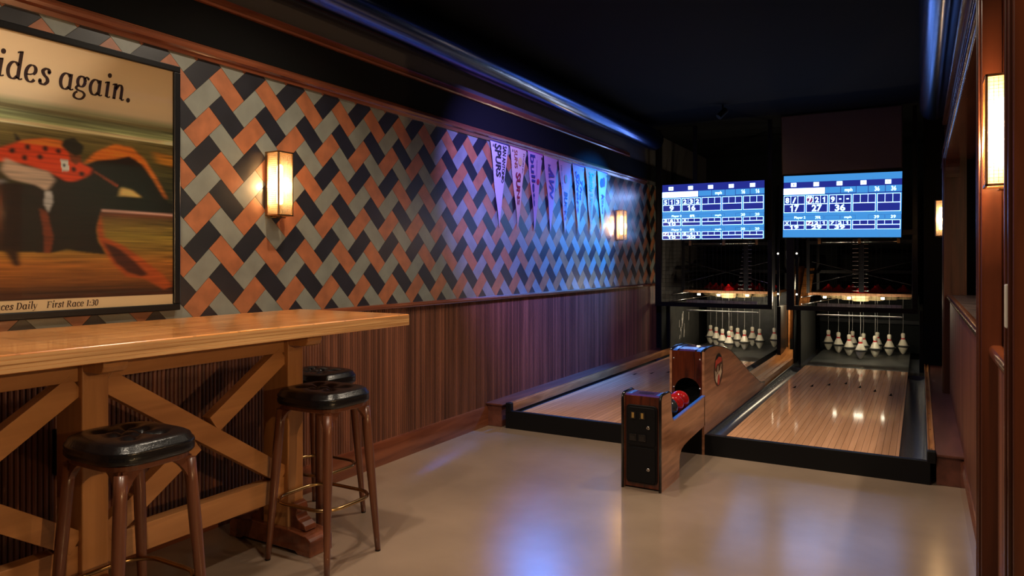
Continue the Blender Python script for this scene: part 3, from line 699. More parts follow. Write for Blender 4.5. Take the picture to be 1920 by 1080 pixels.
for y0, y1 in ((1.518, 2.367), (.573, 1.422), (-.37, .477)):
    b = B().box((-2.66, y0, .925), (-2.60, y1, 1.033)); obj('top_rail', b, 'oak_y', bt, bevel=.003)
    b = B().box((-2.66, y0, .235), (-2.60, y1, .340)); obj('stretcher', b, 'oak_y', bt, bevel=.003)
    # crossed braces : one whole, one in two halves
    zt, zb = .905, .355; b = B().beam((-2.625, y0 + .005, zt + .01), (-2.625, y1 - .005, zb - .005), .082, .055, (1, 0, 0)); obj('brace', b, 'oak_y', bt, bevel=.002)
    ym, zm = (y0 + y1) / 2, (zt + zb) / 2; dy, dz = (y1 - y0) / 2 - .005, (zt - zb) / 2 + .01; L_ = math.hypot(dy, dz); o_ = .052
    for sg in (1, -1):
        b = B().beam((-2.625, ym + sg * dy / L_ * o_, zm + sg * dz / L_ * o_), (-2.625, ym + sg * dy, zm + sg * dz), .082, .053, (1, 0, 0)); obj('brace', b, 'oak_y', bt, bevel=.002)
# outlet on the wall below the table
uo = thing('wall_outlet', 'black outlet box on the dark slatted wall under the table', 'outlet', (XW + .01, 1.66, .50))
obj('box', B().box((XW + .006, 1.60, .47), (XW + .03, 1.70, .66)), 'black_plastic', uo, bevel=.004)
obj('cover_flap', B().box((XW + .03, 1.62, .490), (XW + .034, 1.685, .505)).box((XW + .03, 1.62, .625), (XW + .034, 1.685, .640)), 'brass', uo)

# ------------------------------------------------------------------ bar stools
def stool(x, y, label):
    HX, HY, ZS = .185, .160, .735
    t = thing('bar_stool', label, 'bar stool', (x, y, 0), 'tufted bar stools at the table')
    # cushion: superellipse outline, button tufted
    n, rings = 72, 16; vs = []; fs = []
    def out(a, k=1.):
        c, s_ = math.cos(a), math.sin(a); e = 2 / 3.6
        return (abs(c) ** e * (1 if c >= 0 else -1) * HX * k, abs(s_) ** e * (1 if s_ >= 0 else -1) * HY * k)
    btn = [(-.085, .052), (.0, .052), (.085, .052), (-.085, -.052), (.0, -.052), (.085, -.052)]
    def topz(px, py, k):
        z = .072 * (1 - k ** 6) ** .5 + .0 if k < 1 else 0
        z = .018 + .026 * (max(0, 1 - k ** 9)) ** .5
        for bx, by in btn:
            d = math.hypot(px - bx, py - by); z -= .026 * math.exp(-(d / .024) ** 2)
        # creases running between the buttons
        for (ax, ay), (cx, cy) in (((-.085, .052), (0, -.052)), ((0, .052), (-.085, -.052)), ((0, .052), (.085, -.052)), ((.085, .052), (0, -.052))):
            dx, dy = cx - ax, cy - ay; L2 = dx * dx + dy * dy; tt = max(0, min(1, ((px - ax) * dx + (py - ay) * dy) / L2))
            d = math.hypot(px - ax - dx * tt, py - ay - dy * tt); z -= .010 * math.exp(-(d / .010) ** 2)
        return z
    b = B(); nr = 22
    for i in range(nr + 1):
        k = i / nr
        for q in range(n):
            px, py = out(2 * math.pi * q / n, max(k, .001) * .99); b.v.append((x + px, y + py, ZS + topz(px, py, k)))
    side = [(1.012, .016), (1.02, .009), (1.008, .001), (1.02, -.005), (1.018, -.018), (.985, -.026), (.9, -.028)]
    for kk, dz in side:
        for q in range(n):
            px, py = out(2 * math.pi * q / n, kk); b.v.append((x + px, y + py, ZS + dz))
    tot = nr + 1 + len(side)
    for i in range(tot - 1):
        for q in range(n): b.f.append((i * n + q, i * n + (q + 1) % n, (i + 1) * n + (q + 1) % n, (i + 1) * n + q)); b.m.append(0)
    b.f.append(tuple((tot - 1) * n + q for q in range(n))); b.m.append(0)
    cu = obj('seat_cushion', b, 'leather', t, smooth=True)
    bb = B()
    for bx, by in btn: bb.lathe([(.0005, .007), (.006, .006), (.009, .002), (.009, -.002)], (x + bx, y + by, ZS + topz(bx, by, .4)), 12)
    auto(obj('tuft_buttons', bb, 'leather', cu), 60)
    # wooden apron (a slab with rounded outline)
    b = B(); pr = [out(2 * math.pi * q / 40, .93) for q in range(40)]
    obj('seat_frame', B().prism([(x + p, y + q) for p, q in pr], 'z', ZS - .046, ZS - .027), 'walnut', t, bevel=.003)
    # splayed legs that widen into the apron
    for sx in (-1, 1):
        for sy in (-1, 1):
            lx0, ly0, lx1, ly1 = x + sx * .145, y + sy * .120, x + sx * .182, y + sy * .165
            pts = []; rr = []
            for k in range(9):
                u = k / 8; pts.append((lx1 + (lx0 - lx1) * u, ly1 + (ly0 - ly1) * u, .006 + (ZS - .06) * u)); rr.append(.0125 + .0085 * min(1, u * 1.6))
            lg = obj('leg', B().tube(pts, rr, 12), 'walnut', t, smooth=True)
            # curved shoulder webs to both sides
            for ax in (0, 1):
                wv = []; m_ = 9
                for k in range(m_ + 1):
                    a = k / m_ * math.pi / 2; d = .085 * (1 - math.sin(a)); h = .150 * (1 - math.cos(a))
                    wv.append((d, h))
                base = (lx0, ly0); dirv = (-sx, 0) if ax == 0 else (0, -sy); nv = (0, .009) if ax == 0 else (.009, 0)
                poly = [(0, 0), (.09, 0)] + [(.085 * (1 - math.sin(a)) + .004, -.15 * (1 - math.cos(a)) - .002) for a in [k / m_ * math.pi / 2 for k in range(m_ + 1)]]
                V_ = []
                for sgn in (-1, 1):
                    for d, h in poly:
                        zz = ZS - .044 + h; lean = -h * .07
                        V_.append((base[0] + dirv[0] * d + nv[0] * sgn + sx * lean, base[1] + dirv[1] * d + nv[1] * sgn + sy * lean, zz))
                n_ = len(poly)
                obj('shoulder', B().add(V_, [tuple(range(n_)), tuple(range(n_, 2 * n_))[::-1]] + [(i, (i + 1) % n_, n_ + (i + 1) % n_, n_ + i) for i in range(n_)]), 'walnut', lg)
            obj('glide', B().lathe([(.012, 0), (.013, .003), (.012, .008)], (lx1, ly1, 0), 12), 'black_plastic', lg)
    # brass foot ring, rounded rectangle
    pts = []; hx, hy, cr = .178, .158, .10
    for cx_, cy_, a0 in ((hx - cr, hy - cr, 0), (-(hx - cr), hy - cr, 90), (-(hx - cr), -(hy - cr), 180), (hx - cr, -(hy - cr), 270)):
        for k in range(9): a = R(a0 + 90 * k / 8); pts.append((x + cx_ + cr * math.cos(a), y + cy_ + cr * math.sin(a), .27))
    obj('foot_ring', B().tube(pts, .0085, 10, closed=True), 'brass', t, smooth=True)
    return t
s0 = stool(-2.385, 2.405, 'black tufted bar stool in front of the table end, fully in view')
copy_thing(s0, (-2.320, 1.440, 0), 'nearest black tufted bar stool, its legs cut by the bottom edge')
copy_thing(s0, (-2.790, 2.760, 0), 'black tufted bar stool half hidden behind the end table post')

# ------------------------------------------------------------------ lanes
ZL = .142
def lane(xc, gl, gr, label, capx):
    """lane centred on xc; gl/gr gutter outer edges"""
    hw = .5275; x0, x1 = xc - hw, xc + hw
    t = thing('bowling_lane', label, 'bowling lane', (xc, 7.9, 0), 'bowling lanes')
    b = B().box((x0, 5.03, .05), (x1, 8.94, ZL)); obj('lane_surface', b, 'lane', t)
    obj('pin_deck', B().box((x0, 8.94, .05), (x1, 10.95, ZL - .001)), 'deck', t)
    obj('front_riser', B().box((gl - .006, 4.99, 0), (gr + .006, 5.03, ZL + .001)), 'black_plastic', t, bevel=.003)
    obj('side_skirt', B().box((gl - .006, 5.03, 0), (gl + .004, 9.3, ZL)).box((gr - .004, 5.03, 0), (gr + .006, 9.3, ZL)), 'black_plastic', t)
    for a, c in ((gl + .004, x0), (x1, gr - .004)):
        m_ = (a + c) / 2; r = (c - a) / 2; n = 14
        A = [(m_ + r * math.cos(math.pi + math.pi * k / n), ZL - .004 + .045 * math.sin(math.pi + math.pi * k / n)) for k in range(n + 1)]
        gb = B().sheet([(p, 5.03, z) for p, z in A], [(p, 8.72, z) for p, z in A])
        A2 = [(a, ZL - .004), (a + .01, ZL - .05), (c - .01, ZL - .05), (c, ZL - .004)]
        gb.sheet([(p, 8.72, z) for p, z in A2], [(p, 10.6, z) for p, z in A2])
        gb.add([(p, 8.72, z) for p, z in A] , [tuple(range(len(A)))])
        auto(obj('gutter', gb, 'gutter', t), 30)
    # aiming arrows, a V of seven
    ab = B()
    for k in range(7):
        xx = xc + (k - 3) * .137; yy = 7.75 - abs(k - 3) * .16
        ab.add([(xx - .015, yy, ZL + .0006), (xx + .015, yy, ZL + .0006), (xx, yy + .16, ZL + .0006)], [(0, 1, 2)])
    obj('arrow_marks', ab, 'mark', t, fix=False)
    # capping rail with bolts
    if capx:
        cb = B().box((capx - .019, 5.03, ZL - .01), (capx - .012, 9.36, .200)).box((capx + .012, 5.03, ZL - .01), (capx + .019, 9.36, .200)).box((capx - .012, 5.03, ZL - .01), (capx + .012, 9.36, .190))
        cr = obj('capping_rail', cb, 'track_wood', t, bevel=.002)
        obj('rail_end', B().box((capx - .024, 4.985, ZL - .01), (capx + .024, 5.035, .207)), 'black_plastic', t, bevel=.006)
        sb = B()
        for k in range(8): sb.lathe([(.005, 0), (.005, .003), (.002, .004)], (capx, 5.12 + k * .59, .190), 10)
        obj('bolts', sb, 'steel', cr)
    return t
XL, XRr = -2.265, -.6425
lane(XL, -2.925, -1.572, 'left bowling lane running along the slatted wall', -2.905)
lane(XRr, -1.304, .048, 'right bowling lane with the row of aiming arrows', .060)

# ------------------------------------------------------------------ pins
PINP = [(.0, 0), (.010, .001), (.016, .006), (.030, .028), (.044, .058), (.052, .082), (.053, .092), (.050, .105), (.040, .132), (.028, .158), (.0195, .176), (.018, .184), (.0205, .200), (.0225, .215), (.021, .230), (.015, .240), (.0, .2425)]
PK = 1.14
def pin(x, y, label, group, zc):
    t = thing('bowling_pin', label, 'bowling pin', (x, y, ZL), group)
    # smooth profile
    pr = spline([p for p in PINP], 3); pr = [(max(r * PK, .0006), z * PK) for r, z in pr]; sc_l = lambda q: [(r * PK, z * PK) for r, z in q]
    auto(obj('body', B().lathe(pr, (x, y, ZL), 26), 'pin_white', t), 50)
    auto(obj('rubber_band', B().lathe(sc_l([(.052, .083), (.063, .084), (.067, .089), (.067, .096), (.063, .101), (.052, .102)]), (x, y, ZL), 28), 'pin_band', t), 50)
    auto(obj('neck_stripe', B().lathe(sc_l([(.0205, .1700), (.0222, .1710), (.0203, .1780), (.0198, .184), (.0190, .1865)]), (x, y, ZL), 24), 'pin_red', t), 50)
    n = 5; obj('cord', B().tube([(x + .002 * math.sin(k * 2 + x * 9), y, ZL + .275 + (zc - ZL - .275) * k / n) for k in range(n + 1)], .0017, 6), 'cord', t)
    return t
ROWP = [(0, 0)] + [(1, c) for c in (-.5, .5)] + [(2, c) for c in (-1, 0, 1)] + [(3, c) for c in (-1.5, -.5, .5, 1.5)]
NM = ['head pin at the point', 'left pin of the second row', 'right pin of the second row', 'left pin of the third row', 'middle pin of the third row', 'right pin of the third row',
      'leftmost pin of the back row', 'second pin from the left of the back row', 'third pin from the left of the back row', 'rightmost pin of the back row']
first = None
for xc, yh, side in ((XL + .01, 9.84, 'left'), (XRr - .005, 9.88, 'right')):
    for (r, c), nm in zip(ROWP, NM):
        lab = 'white bowling pin, %s on the %s lane' % (nm, side); loc = (xc + c * .301, yh + r * .266, ZL)
        if first is None: first = pin(loc[0], loc[1], lab, 'bowling pins on the left lane', .93)
        else:
            p = copy_thing(first, loc, lab); p['group'] = 'bowling pins on the %s lane' % side

# ------------------------------------------------------------------ pinsetters
def machine(xc, x0, x1, side):
    """pin pit with side walls, hanging guard frame and pin table"""
    t = thing('pinsetter', '%s pinsetter with a cream pin table and red funnels behind a black mesh guard' % side, 'pinsetter', (xc, 10.2, 0), 'pinsetters behind the lanes')
    for k, (a, c) in enumerate(((x0, x0 + .035), (x1 - .035, x1))):
        kw = obj('side_wall', B().box((a, 9.36, 0), (c, 10.78, .80)), 'kick', t)
        obj('edge_strip', B().box((a - .004, 9.335, 0), (c + .004, 9.358, .80)), 'black_metal', kw, bevel=.003)
    if side == 'left':
        sb = B(); rnd = random.Random(4)
        for k in range(15):
            yy = 9.72 + rnd.random() * .55; zz = .26 + rnd.random() * .30; l = .03 + rnd.random() * .11; ww = .006 + rnd.random() * .014; sl = .03 * rnd.random()
            sb.add([(x0 + .0358, yy, zz), (x0 + .0358, yy + ww, zz), (x0 + .0358, yy + ww + sl, zz + l), (x0 + .0358, yy + sl, zz + l)], [(0, 1, 2, 3)])
        obj('scuff_marks', sb, 'scuff', t, fix=False)
        obj('back_panel', B().box((x0 + .05, 11.2, .10), (x1 - .04, 11.24, .92)), 'kick', t)
    else:
        obj('back_panel', B().box((x0 + .05, 11.2, .10), (x1 - .04, 11.24, .92)), 'black_flat', t)
        obj('curtain_bar', B().box((x0 + .05, 11.12, .50), (x1 - .04, 11.18, .55)), 'black_plastic', t)
    obj('pit_floor', B().box((x0 + .04, 10.6, .02), (x1 - .04, 11.3, .06)), 'black_flat', t)
    # pit lamp : reflector and tube below the guard
    lm = obj('lamp_reflector', B().box((xc - .46, 9.44, .780), (xc + .46, 9.446, .85)), 'dull_steel', t)
    obj('lamp_bar', B().box((xc - .46, 9.455, .698), (xc + .46, 9.495, .712)), 'dull_steel', lm, bevel=.001)
    obj('lamp_tube', B().tube([(xc - .40, 9.535, .818), (xc + .40, 9.535, .818)], .013, 12), 'tube', lm, smooth=True)
    for sx, w_ in ((-.26, .020), (0, .05), (.26, .016)): obj('spot_lens', B().box((xc + sx - w_, 9.430, .760), (xc + sx + w_, 9.440, .776)), 'lens', lm)
    # pin table : cream plate with ten cups below and ten red funnels above
    Zt = .945; yh = 9.86
    pl = B().box((xc - .60, yh - .10, Zt - .012), (xc + .60, yh + .95, Zt + .022)); obj('pin_table', pl, 'table_brown', t, bevel=.003)
    for (r, c) in ROWP:
        cx_, cy_ = xc + c * .301, yh + r * .266
        fu = auto(obj('funnel', B().lathe([(.095, .018), (.098, .024), (.070, .050), (.034, .078), (.020, .088), (.012, .108), (.004, .110)], (cx_, cy_, Zt), 20), 'red', t), 40)
        auto(obj('cup', B().lathe([(.100, -.012), (.098, -.060), (.086, -.078), (.076, -.074), (.088, -.058), (.090, -.012)], (cx_, cy_, Zt), 20), 'cream', fu), 40)
    for sx, yy in ((-.13, yh - .03), (.24, yh + .03), (-.42, yh + .05)): obj('table_lamp', B().box((xc + sx - .02, yy, .890), (xc + sx + .02, yy + .012, .915)), 'lens', t)
    # hanging guard frame with wire mesh
    gx0, gx1, gy, gz0, gz1 = x0 - .09, x1 - .055, 9.10, .775, 1.66
    fr = B().box((gx0, gy, gz0), (gx1, gy + .045, gz0 + .055)).box((gx0, gy, gz1), (gx1, gy + .045, gz1 + .06)).box((gx0, gy, gz0 + .055), (gx0 + .085, gy + .045, gz1)).box((gx1 - .055, gy, gz0 + .055), (gx1, gy + .045, gz1))
    gf = obj('guard_frame', fr, 'black_metal', t, bevel=.003)
    hb_ = B().box((gx0 + .02, gy, gz1 + .06), (gx0 + .07, gy + .04, ZC)).box((gx1 - .05, gy, gz1 + .06), (gx1 - .005, gy + .04, ZC)); obj('hanger', hb_, 'black_metal', gf)
    wb = B(); k = 0
    xx = gx0 + .13
    while xx < gx1 - .08: wb.box((xx, gy + .020, gz0 + .05), (xx + .0025, gy + .0225, gz1)); xx += .052
    zz = gz0 + .10
    while zz < gz1 - .02: wb.box((gx0 + .08, gy + .0225, zz), (gx1 - .05, gy + .025, zz + .0025)); zz += .052
    obj('wire_mesh', wb, 'black_metal', gf)
    obj('leg_post', B().box((gx0 + .07, 9.12, 0), (x0 - .008, 9.42, .80)), 'black_flat', t)
    # upper mechanism : frame, crossed rods, string combs, spindles
    ub = B().box((xc - .62, 9.75, 1.20), (xc - .585, 10.80, 1.24)).box((xc + .585, 9.75, 1.20), (xc + .62, 10.80, 1.24)).box((xc - .62, 9.75, 1.58), (xc + .62, 9.79, 1.62)).box((xc - .62, 10.76, 1.20), (xc + .62, 10.80, 1.24))
    for sx in (-.60, .60):
        for yy in (9.77, 10.78): ub.box((xc + sx - .018, yy - .018, .96), (xc + sx + .018, yy + .018, 2.3))
    up = obj('upper_frame', ub, 'black_metal', t)
    obj('cross_rods', B().tube([(xc - .55, 9.74, 1.08), (xc + .55, 9.74, 1.36)], .006, 6).tube([(xc - .55, 9.73, 1.36), (xc + .55, 9.73, 1.08)], .006, 6), 'black_gloss', up)
    sb = B(); co = .27 if side == 'left' else .02
    for k in range(13):
        z = 1.0 + k * .052; sb.tube([(xc + co - .10 + .006 * k * (side == 'left'), 9.66, z), (xc + co - .035, 9.66, z)], .0026, 6); sb.tube([(xc + co + .03, 9.66, z), (xc + co + .075, 9.66, z)], .0026, 6)
    obj('string_comb', sb, 'steel', up)
    obj('comb_post', B().box((xc + co - .03, 9.665, .98), (xc + co + .025, 9.69, 1.70)), 'black_metal', up)
    mb = B().tube([(xc - .42, 9.6, 1.60), (xc + .42, 9.6, 1.60)], .006, 8); obj('spindle', mb, 'steel', up, smooth=True)
    for sx in (-.45, 0, .42): obj('spindle_bracket', B().box((xc + sx - .016, 9.58, 1.58), (xc + sx + .016, 9.60, 1.68)), 'bronze', up)
    # angled steel braces of the side rail
    rb_ = B().tube([(x0 + .04, 9.42, .83), (x0 + .42, 10.5, .88)], .007, 8).tube([(x0 + .04, 9.42, .92), (x0 + .42, 10.5, .97)], .007, 8).tube([(x0 + .42, 10.5, .88), (x0 + .42, 10.5, .97)], .007, 8)
    obj('side_brace', rb_, 'steel', t, smooth=True)
    return t
machine(XL, -2.955, -1.512, 'left')
machine(XRr, -1.312, .030, 'right')
struct('trim_19', B().box((.036, 9.30, 0), (XR + .01, 9.36, 3.1)).box((XW, 9.36, 0), (-3.05, 9.42, 3.1)), 'black_flat')

# ------------------------------------------------------------------ ball return
RX0, RX1 = -1.560, -1.312
br = thing('ball_return', 'low ball return console with woodgrain hood between the two lanes', 'ball return', (-1.435, 5.0, 0))
con = [(4.035, 0), (4.035, .535), (4.045, .556), (4.065, .566), (4.19, .566), (4.215, .556), (4.228, .53), (4.236, .44), (4.250, .395), (4.285, .375), (5.0, .408), (5.0, .205), (4.62, .188), (4.50, .178), (4.44, .165), (4.405, .135), (4.395, .10), (4.39, 0)]
hood = [(4.985, .0), (4.985, .722), (5.03, .732), (5.12, .740), (5.30, .733), (5.47, .712), (5.62, .686), (5.80, .642), (5.98, .580), (6.15, .515), (6.35, .438), (6.55, .365), (6.75, .300), (6.93, .240), (7.06, .205), (7.15, .192), (7.22, .188), (7.22, .06), (5.04, .06), (5.04, 0)]
def thick_edge(prof, x, i0, i1, r=.008):
    return B().tube([(x, y, z) for y, z in prof[i0:i1]], r, 8)
for xx, nm in ((RX0, 'left'), (RX1 - .016, 'right')):
    sp = obj('console_side', B().prism(con, 'x', xx, xx + .016), 'laminate', br)
    obj('edge_trim', B().tube([(xx + .008, y, z) for y, z in con[0:8]], .009, 8), 'black_gloss', sp, smooth=True)
    sp = obj('hood_side', B().prism(hood, 'x', xx, xx + .016), 'laminate', br)
    obj('edge_trim', B().tube([(xx + .008, y, z) for y, z in hood[1:17]], .009, 8), 'black_gloss', sp, smooth=True)
    obj('tray_lip', B().prism([(4.262, .385), (4.285, .376), (5.0, .409), (5.0, .417), (4.288, .385), (4.262, .395)], 'x', xx - .002, xx + .018), 'blue_deco', br)
# console front door
fd = obj('front_panel', B().box((RX0 + .016, 4.050, .01), (RX1 - .016, 4.066, .552)), 'dark_gloss_wood', br)
def rrect(x0, z0, x1, z1, r, n=5):
    out = []
    for cx_, cz, a0 in ((x1 - r, z1 - r, 0), (x0 + r, z1 - r, 90), (x0 + r, z0 + r, 180), (x1 - r, z0 + r, 270)):
        for k in range(n + 1): a = R(a0 + 90 * k / n); out.append((cx_ + r * math.cos(a), cz + r * math.sin(a)))
    return out
dr = obj('coin_door', B().prism(rrect(-1.532, .035, -1.340, .500, .022), 'y', 4.040, 4.052), 'black_plastic', fd, bevel=.003)
obj('upper_door', B().prism(rrect(-1.522, .262, -1.350, .488, .016), 'y', 4.034, 4.042), 'black_metal', fd, bevel=.002)
obj('lower_door', B().prism(rrect(-1.522, .045, -1.350, .250, .016), 'y', 4.034, 4.042), 'black_metal', fd, bevel=.002)
for xx in (-1.486, -1.428):
    c_ = obj('coin_slot', B().box((xx - .018, 4.029, .418), (xx + .018, 4.036, .462)), 'black_gloss', fd, bevel=.002)
    c_ = obj('slot_label', B().box((xx - .007, 4.027, .424), (xx + .008, 4.0295, .456)), 'gold', fd)
    for q in range(3): pass
    obj('return_cup', B().box((xx - .022, 4.028, .288), (xx + .022, 4.036, .330)).box((xx - .016, 4.024, .294), (xx + .016, 4.029, .322)), 'black_gloss', fd, bevel=.002)
for zz in (.372, .125):
    lk = auto(obj('lock', B().lathe([(.011, 0), (.011, -.005), (.008, -.008), (.001, -.008)], (-1.392, 4.034, zz), 16, axis='y'), 'steel', fd), 40)
    obj('keyhole', B().box((-1.3935, 4.0245, zz - .005), (-1.3905, 4.0265, zz + .005)), 'black_plastic', lk)
tp = obj('console_top', B().prism([(4.050, .545), (4.075, .558), (4.195, .558), (4.215, .545), (4.225, .50), (4.215, .50), (4.19, .545), (4.075, .545), (4.06, .53)], 'x', RX0 + .016, RX1 - .016), 'purple_deco', br)
gb = B()
for k in range(9):
    w_ = .034 * math.sqrt(max(0, 1 - ((k - 4) / 4.6) ** 2)); gb.box((-1.435 + (k - 4) * .011 - .0025, 4.13 - w_, .5582), (-1.435 + (k - 4) * .011 + .0025, 4.13 + w_, .5592))
obj('speaker_grille', gb, 'black_metal', tp)
for xx in (RX0 + .018, RX1 - .048): obj('blue_band', B().box((xx, 4.08, .5582), (xx + .030, 4.20, .5594)), 'blue_deco', tp)
obj('console_core', B().box((RX0 + .018, 4.07, .0), (RX1 - .018, 4.20, .50)), 'black_flat', br)
obj('ball_tray', B().prism([(RX0 + .016, .20), (RX0 + .016, .375), (RX0 + .03, .362), (-1.435, .350), (RX1 - .03, .362), (RX1 - .016, .375), (RX1 - .016, .20)], 'y', 4.20, 4.99), 'black_plastic', br)
obj('tray_rails', B().tube([(-1.49, 4.22, .362), (-1.49, 4.98, .366)], .006, 8).tube([(-1.375, 4.22, .362), (-1.375, 4.98, .366)], .006, 8), 'brass', br)
# hood front with the ball opening
hc = (-1.432, .440); hr = .092; fx0, fx1, fz0, fz1 = RX0 + .016, RX1 - .016, .20, .722
n = 40; cir = [(hc[0] + hr * math.cos(2 * math.pi * k / n), hc[1] + hr * math.sin(2 * math.pi * k / n)) for k in range(n)]; rec = []
for cx_, cz in cir:
    dx, dz = cx_ - hc[0], cz - hc[1]; t_ = min([(fx1 - hc[0]) / dx if dx > 1e-9 else 1e9, (fx0 - hc[0]) / dx if dx < -1e-9 else 1e9, (fz1 - hc[1]) / dz if dz > 1e-9 else 1e9, (fz0 - hc[1]) / dz if dz < -1e-9 else 1e9]); rec.append((hc[0] + dx * t_, hc[1] + dz * t_))
hb2 = B().add([(x, 4.985, z) for x, z in cir] + [(x, 4.985, z) for x, z in rec], [(k, (k + 1) % n, n + (k + 1) % n, n + k) for k in range(n)])
# fill the four corners
for cxr, czr in ((fx1, fz1), (fx0, fz1), (fx0, fz0), (fx1, fz0)):
    idx = sorted(range(n), key=lambda k: math.hypot(rec[k][0] - cxr, rec[k][1] - czr))[:2]
    hb2.add([(rec[idx[0]][0], 4.985, rec[idx[0]][1]), (cxr, 4.985, czr), (rec[idx[1]][0], 4.985, rec[idx[1]][1])], [(0, 1, 2)])
hb2.add([(x, 4.985, z) for x, z in cir] + [(x, 5.12, z) for x, z in cir], [(k, (k + 1) % n, n + (k + 1) % n, n + k) for k in range(n)], 1)
hb2.add([(x, 5.12, z) for x, z in cir], [tuple(range(n))], 1)
hb2.box((fx0, 4.985, .0), (fx1, 4.999, .20), 2)
hf = obj('hood_front', hb2, ['dark_gloss_wood', 'black_flat', 'black_plastic'], br)
bo = B()
for xx in (RX0 + .03, RX1 - .03):
    for zz in (.665, .46): bo.lathe([(.006, 0), (.006, -.002), (.002, -.004)], (xx, 4.985, zz), 10, axis='y')
obj('bolts', bo, 'steel', hf)
topc = B().sheet([(RX0 + .014, y, z - .004) for y, z in hood[1:17]], [(RX1 - .014, y, z - .004) for y, z in hood[1:17]])
ht = auto(obj('hood_top', topc, 'black_gloss', br), 30)
for xa, xb in ((RX0 + .022, RX0 + .052), (RX1 - .056, RX1 - .026)):
    obj('blue_band', B().sheet([(xa, y, z - .0025) for y, z in hood[1:9]], [(xb, y, z - .0025) for y, z in hood[1:9]]), 'blue_deco', ht)
obj('top_decal', B().sheet([(RX0 + .065, y, z - .0030) for y, z in hood[1:6]], [(RX1 - .07, y, z - .0030) for y, z in hood[1:6]]), 'purple_deco', ht)
# oval badge on the hood side
bx = RX1 + .0006; yc_, zc_ = 5.385, .548
ov = lambda s1, s2_, x: [(x, yc_ + s1 * math.cos(2 * math.pi * k / 32), zc_ + s2_ * math.sin(2 * math.pi * k / 32)) for k in range(32)]
bd = obj('badge', B().add(ov(.140, .125, bx), [tuple(range(32))]), mat('badge ground', (.075, .035, .02), .4), br, fix=False)
obj('badge_top', B().add([(bx + .0006, yc_ + .13 * math.cos(a), zc_ + .118 * math.sin(a)) for a in [R(25 + 130 * k / 14) for k in range(15)]], [tuple(range(15))]), 'black_gloss', bd, fix=False)
obj('badge_banner', B().add([(bx + .0012, yc_ + y, zc_ + z) for y, z in [(-.10, .035), (-.09, .075), (-.03, .085), (.0, .095), (.05, .088), (.09, .08), (.10, .05), (.03, .045), (-.05, .040), (-.09, .012)]], [tuple(range(10))]), 'decal_red', bd, fix=False)
wb = B()
for y, z, l, lean in ((-.10, .0, .05, .02), (-.06, -.01, .06, .015), (-.02, .03, .05, 0), (.08, .03, .05, -.03), (.05, -.02, .05, -.02)):
    wb.add([(bx + .0015, yc_ + y - .008, zc_ + z), (bx + .0015, yc_ + y + .010, zc_ + z), (bx + .0015, yc_ + y + .012 + lean, zc_ + z - l), (bx + .0015, yc_ + y - .012 + lean, zc_ + z - l)], [(0, 1, 2, 3)])
wb.add([(bx + .0014, yc_ + y, zc_ + z) for y, z in [(-.10, -.05), (-.05, -.04), (.0, -.02), (.08, .0), (.10, -.03), (.06, -.06), (.03, -.08), (-.02, -.06), (-.04, -.10), (-.08, -.08)]], [tuple(range(10))])
obj('badge_pins', wb, 'decal_white', bd, fix=False)
obj('badge_ball', B().add([(bx + .002, yc_ + y, zc_ + z) for y, z in [(-.02, -.045), (.01, -.03), (.03, -.05), (.03, -.09), (.005, -.115), (-.03, -.11), (-.035, -.08)]], [tuple(range(7))]), 'decal_red', bd, fix=False)

# balls
def ball(loc, m, lab):
    bm = bmesh.new(); bmesh.ops.create_uvsphere(bm, u_segments=32, v_segments=20, radius=.0635)
    b = B(); b.v = [tuple(v.co + Vector(loc)) for v in bm.verts]; b.f = [tuple(v.index for v in f.verts) for f in bm.faces]; b.m = [0] * len(b.f); bm.free()
    tag(obj('bowling_ball', b, m, smooth=True), lab, 'bowling ball', 'bowling balls in the return tray')
ball((-1.400, 4.690, .4265), 'ball_red', 'glossy red bowling ball in the return tray, nearest the opening')
ball((-1.398, 4.560, .4245), 'ball_red', 'glossy red bowling ball in the return tray, in the middle of three')
ball((-1.398, 4.430, .4225), 'ball_black', 'dark bowling ball in the return tray, nearest the console')

# return track between the lanes and the ramp behind it
tk = thing('return_track', 'wooden ball return track rising as a ramp between the pinsetters', 'ball return track', (-1.44, 9.0, 0))
path = [(7.20, .150), (8.6, .150), (9.25, .152), (9.55, .165), (9.85, .21)]
def strip(xa, xb, dz0, dz1, m='track_wood', nm='track_board'):
    b = B()
    for (y0, z0), (y1, z1) in zip(path[:-1], path[1:]):
        vs = [(xa, y0, z0 - .03), (xb, y0, z0 - .03), (xb, y0, z0 + dz1), (xa, y0, z0 + dz0), (xa, y1, z1 - .03), (xb, y1, z1 - .03), (xb, y1, z1 + dz1), (xa, y1, z1 + dz0)]
        b.add(vs, [(0, 1, 2, 3), (4, 7, 6, 5), (0, 4, 5, 1), (1, 5, 6, 2), (2, 6, 7, 3), (3, 7, 4, 0)])
    return obj(nm, b, m, tk)
strip(-1.562, -1.515, .045, .040); strip(-1.515, -1.480, .040, .004); strip(-1.480, -1.425, .004, .004); strip(-1.425, -1.395, .022, .034); strip(-1.395, -1.362, .034, .012)
strip(-1.362, -1.326, .046, .046)
bo = B()
for k in range(5): bo.lathe([(.005, 0), (.005, .003), (.002, .004)], (-1.342, 7.35 + k * .46, .196), 10)
obj('bolts', bo, 'steel', tk)
obj('track_skirt', B().box((-1.560, 7.23, 0), (-1.330, 9.86, .11)), 'black_plastic', tk)
obj('ramp', B().beam((-1.39, 9.98, .30), (-1.39, 11.1, 1.25), .13, .04, Vector((0, -.647, .762))), 'track_wood', tk)
obj('ramp_side', B().prism([(9.9, .20), (11.3, .20), (11.3, 1.30), (9.95, 1.30), (9.9, .30)], 'x', -1.505, -1.485), 'track_wood', tk)
obj('ball_lift', B().box((-1.50, 9.92, .06), (-1.32, 9.98, .34)), 'black_flat', tk)

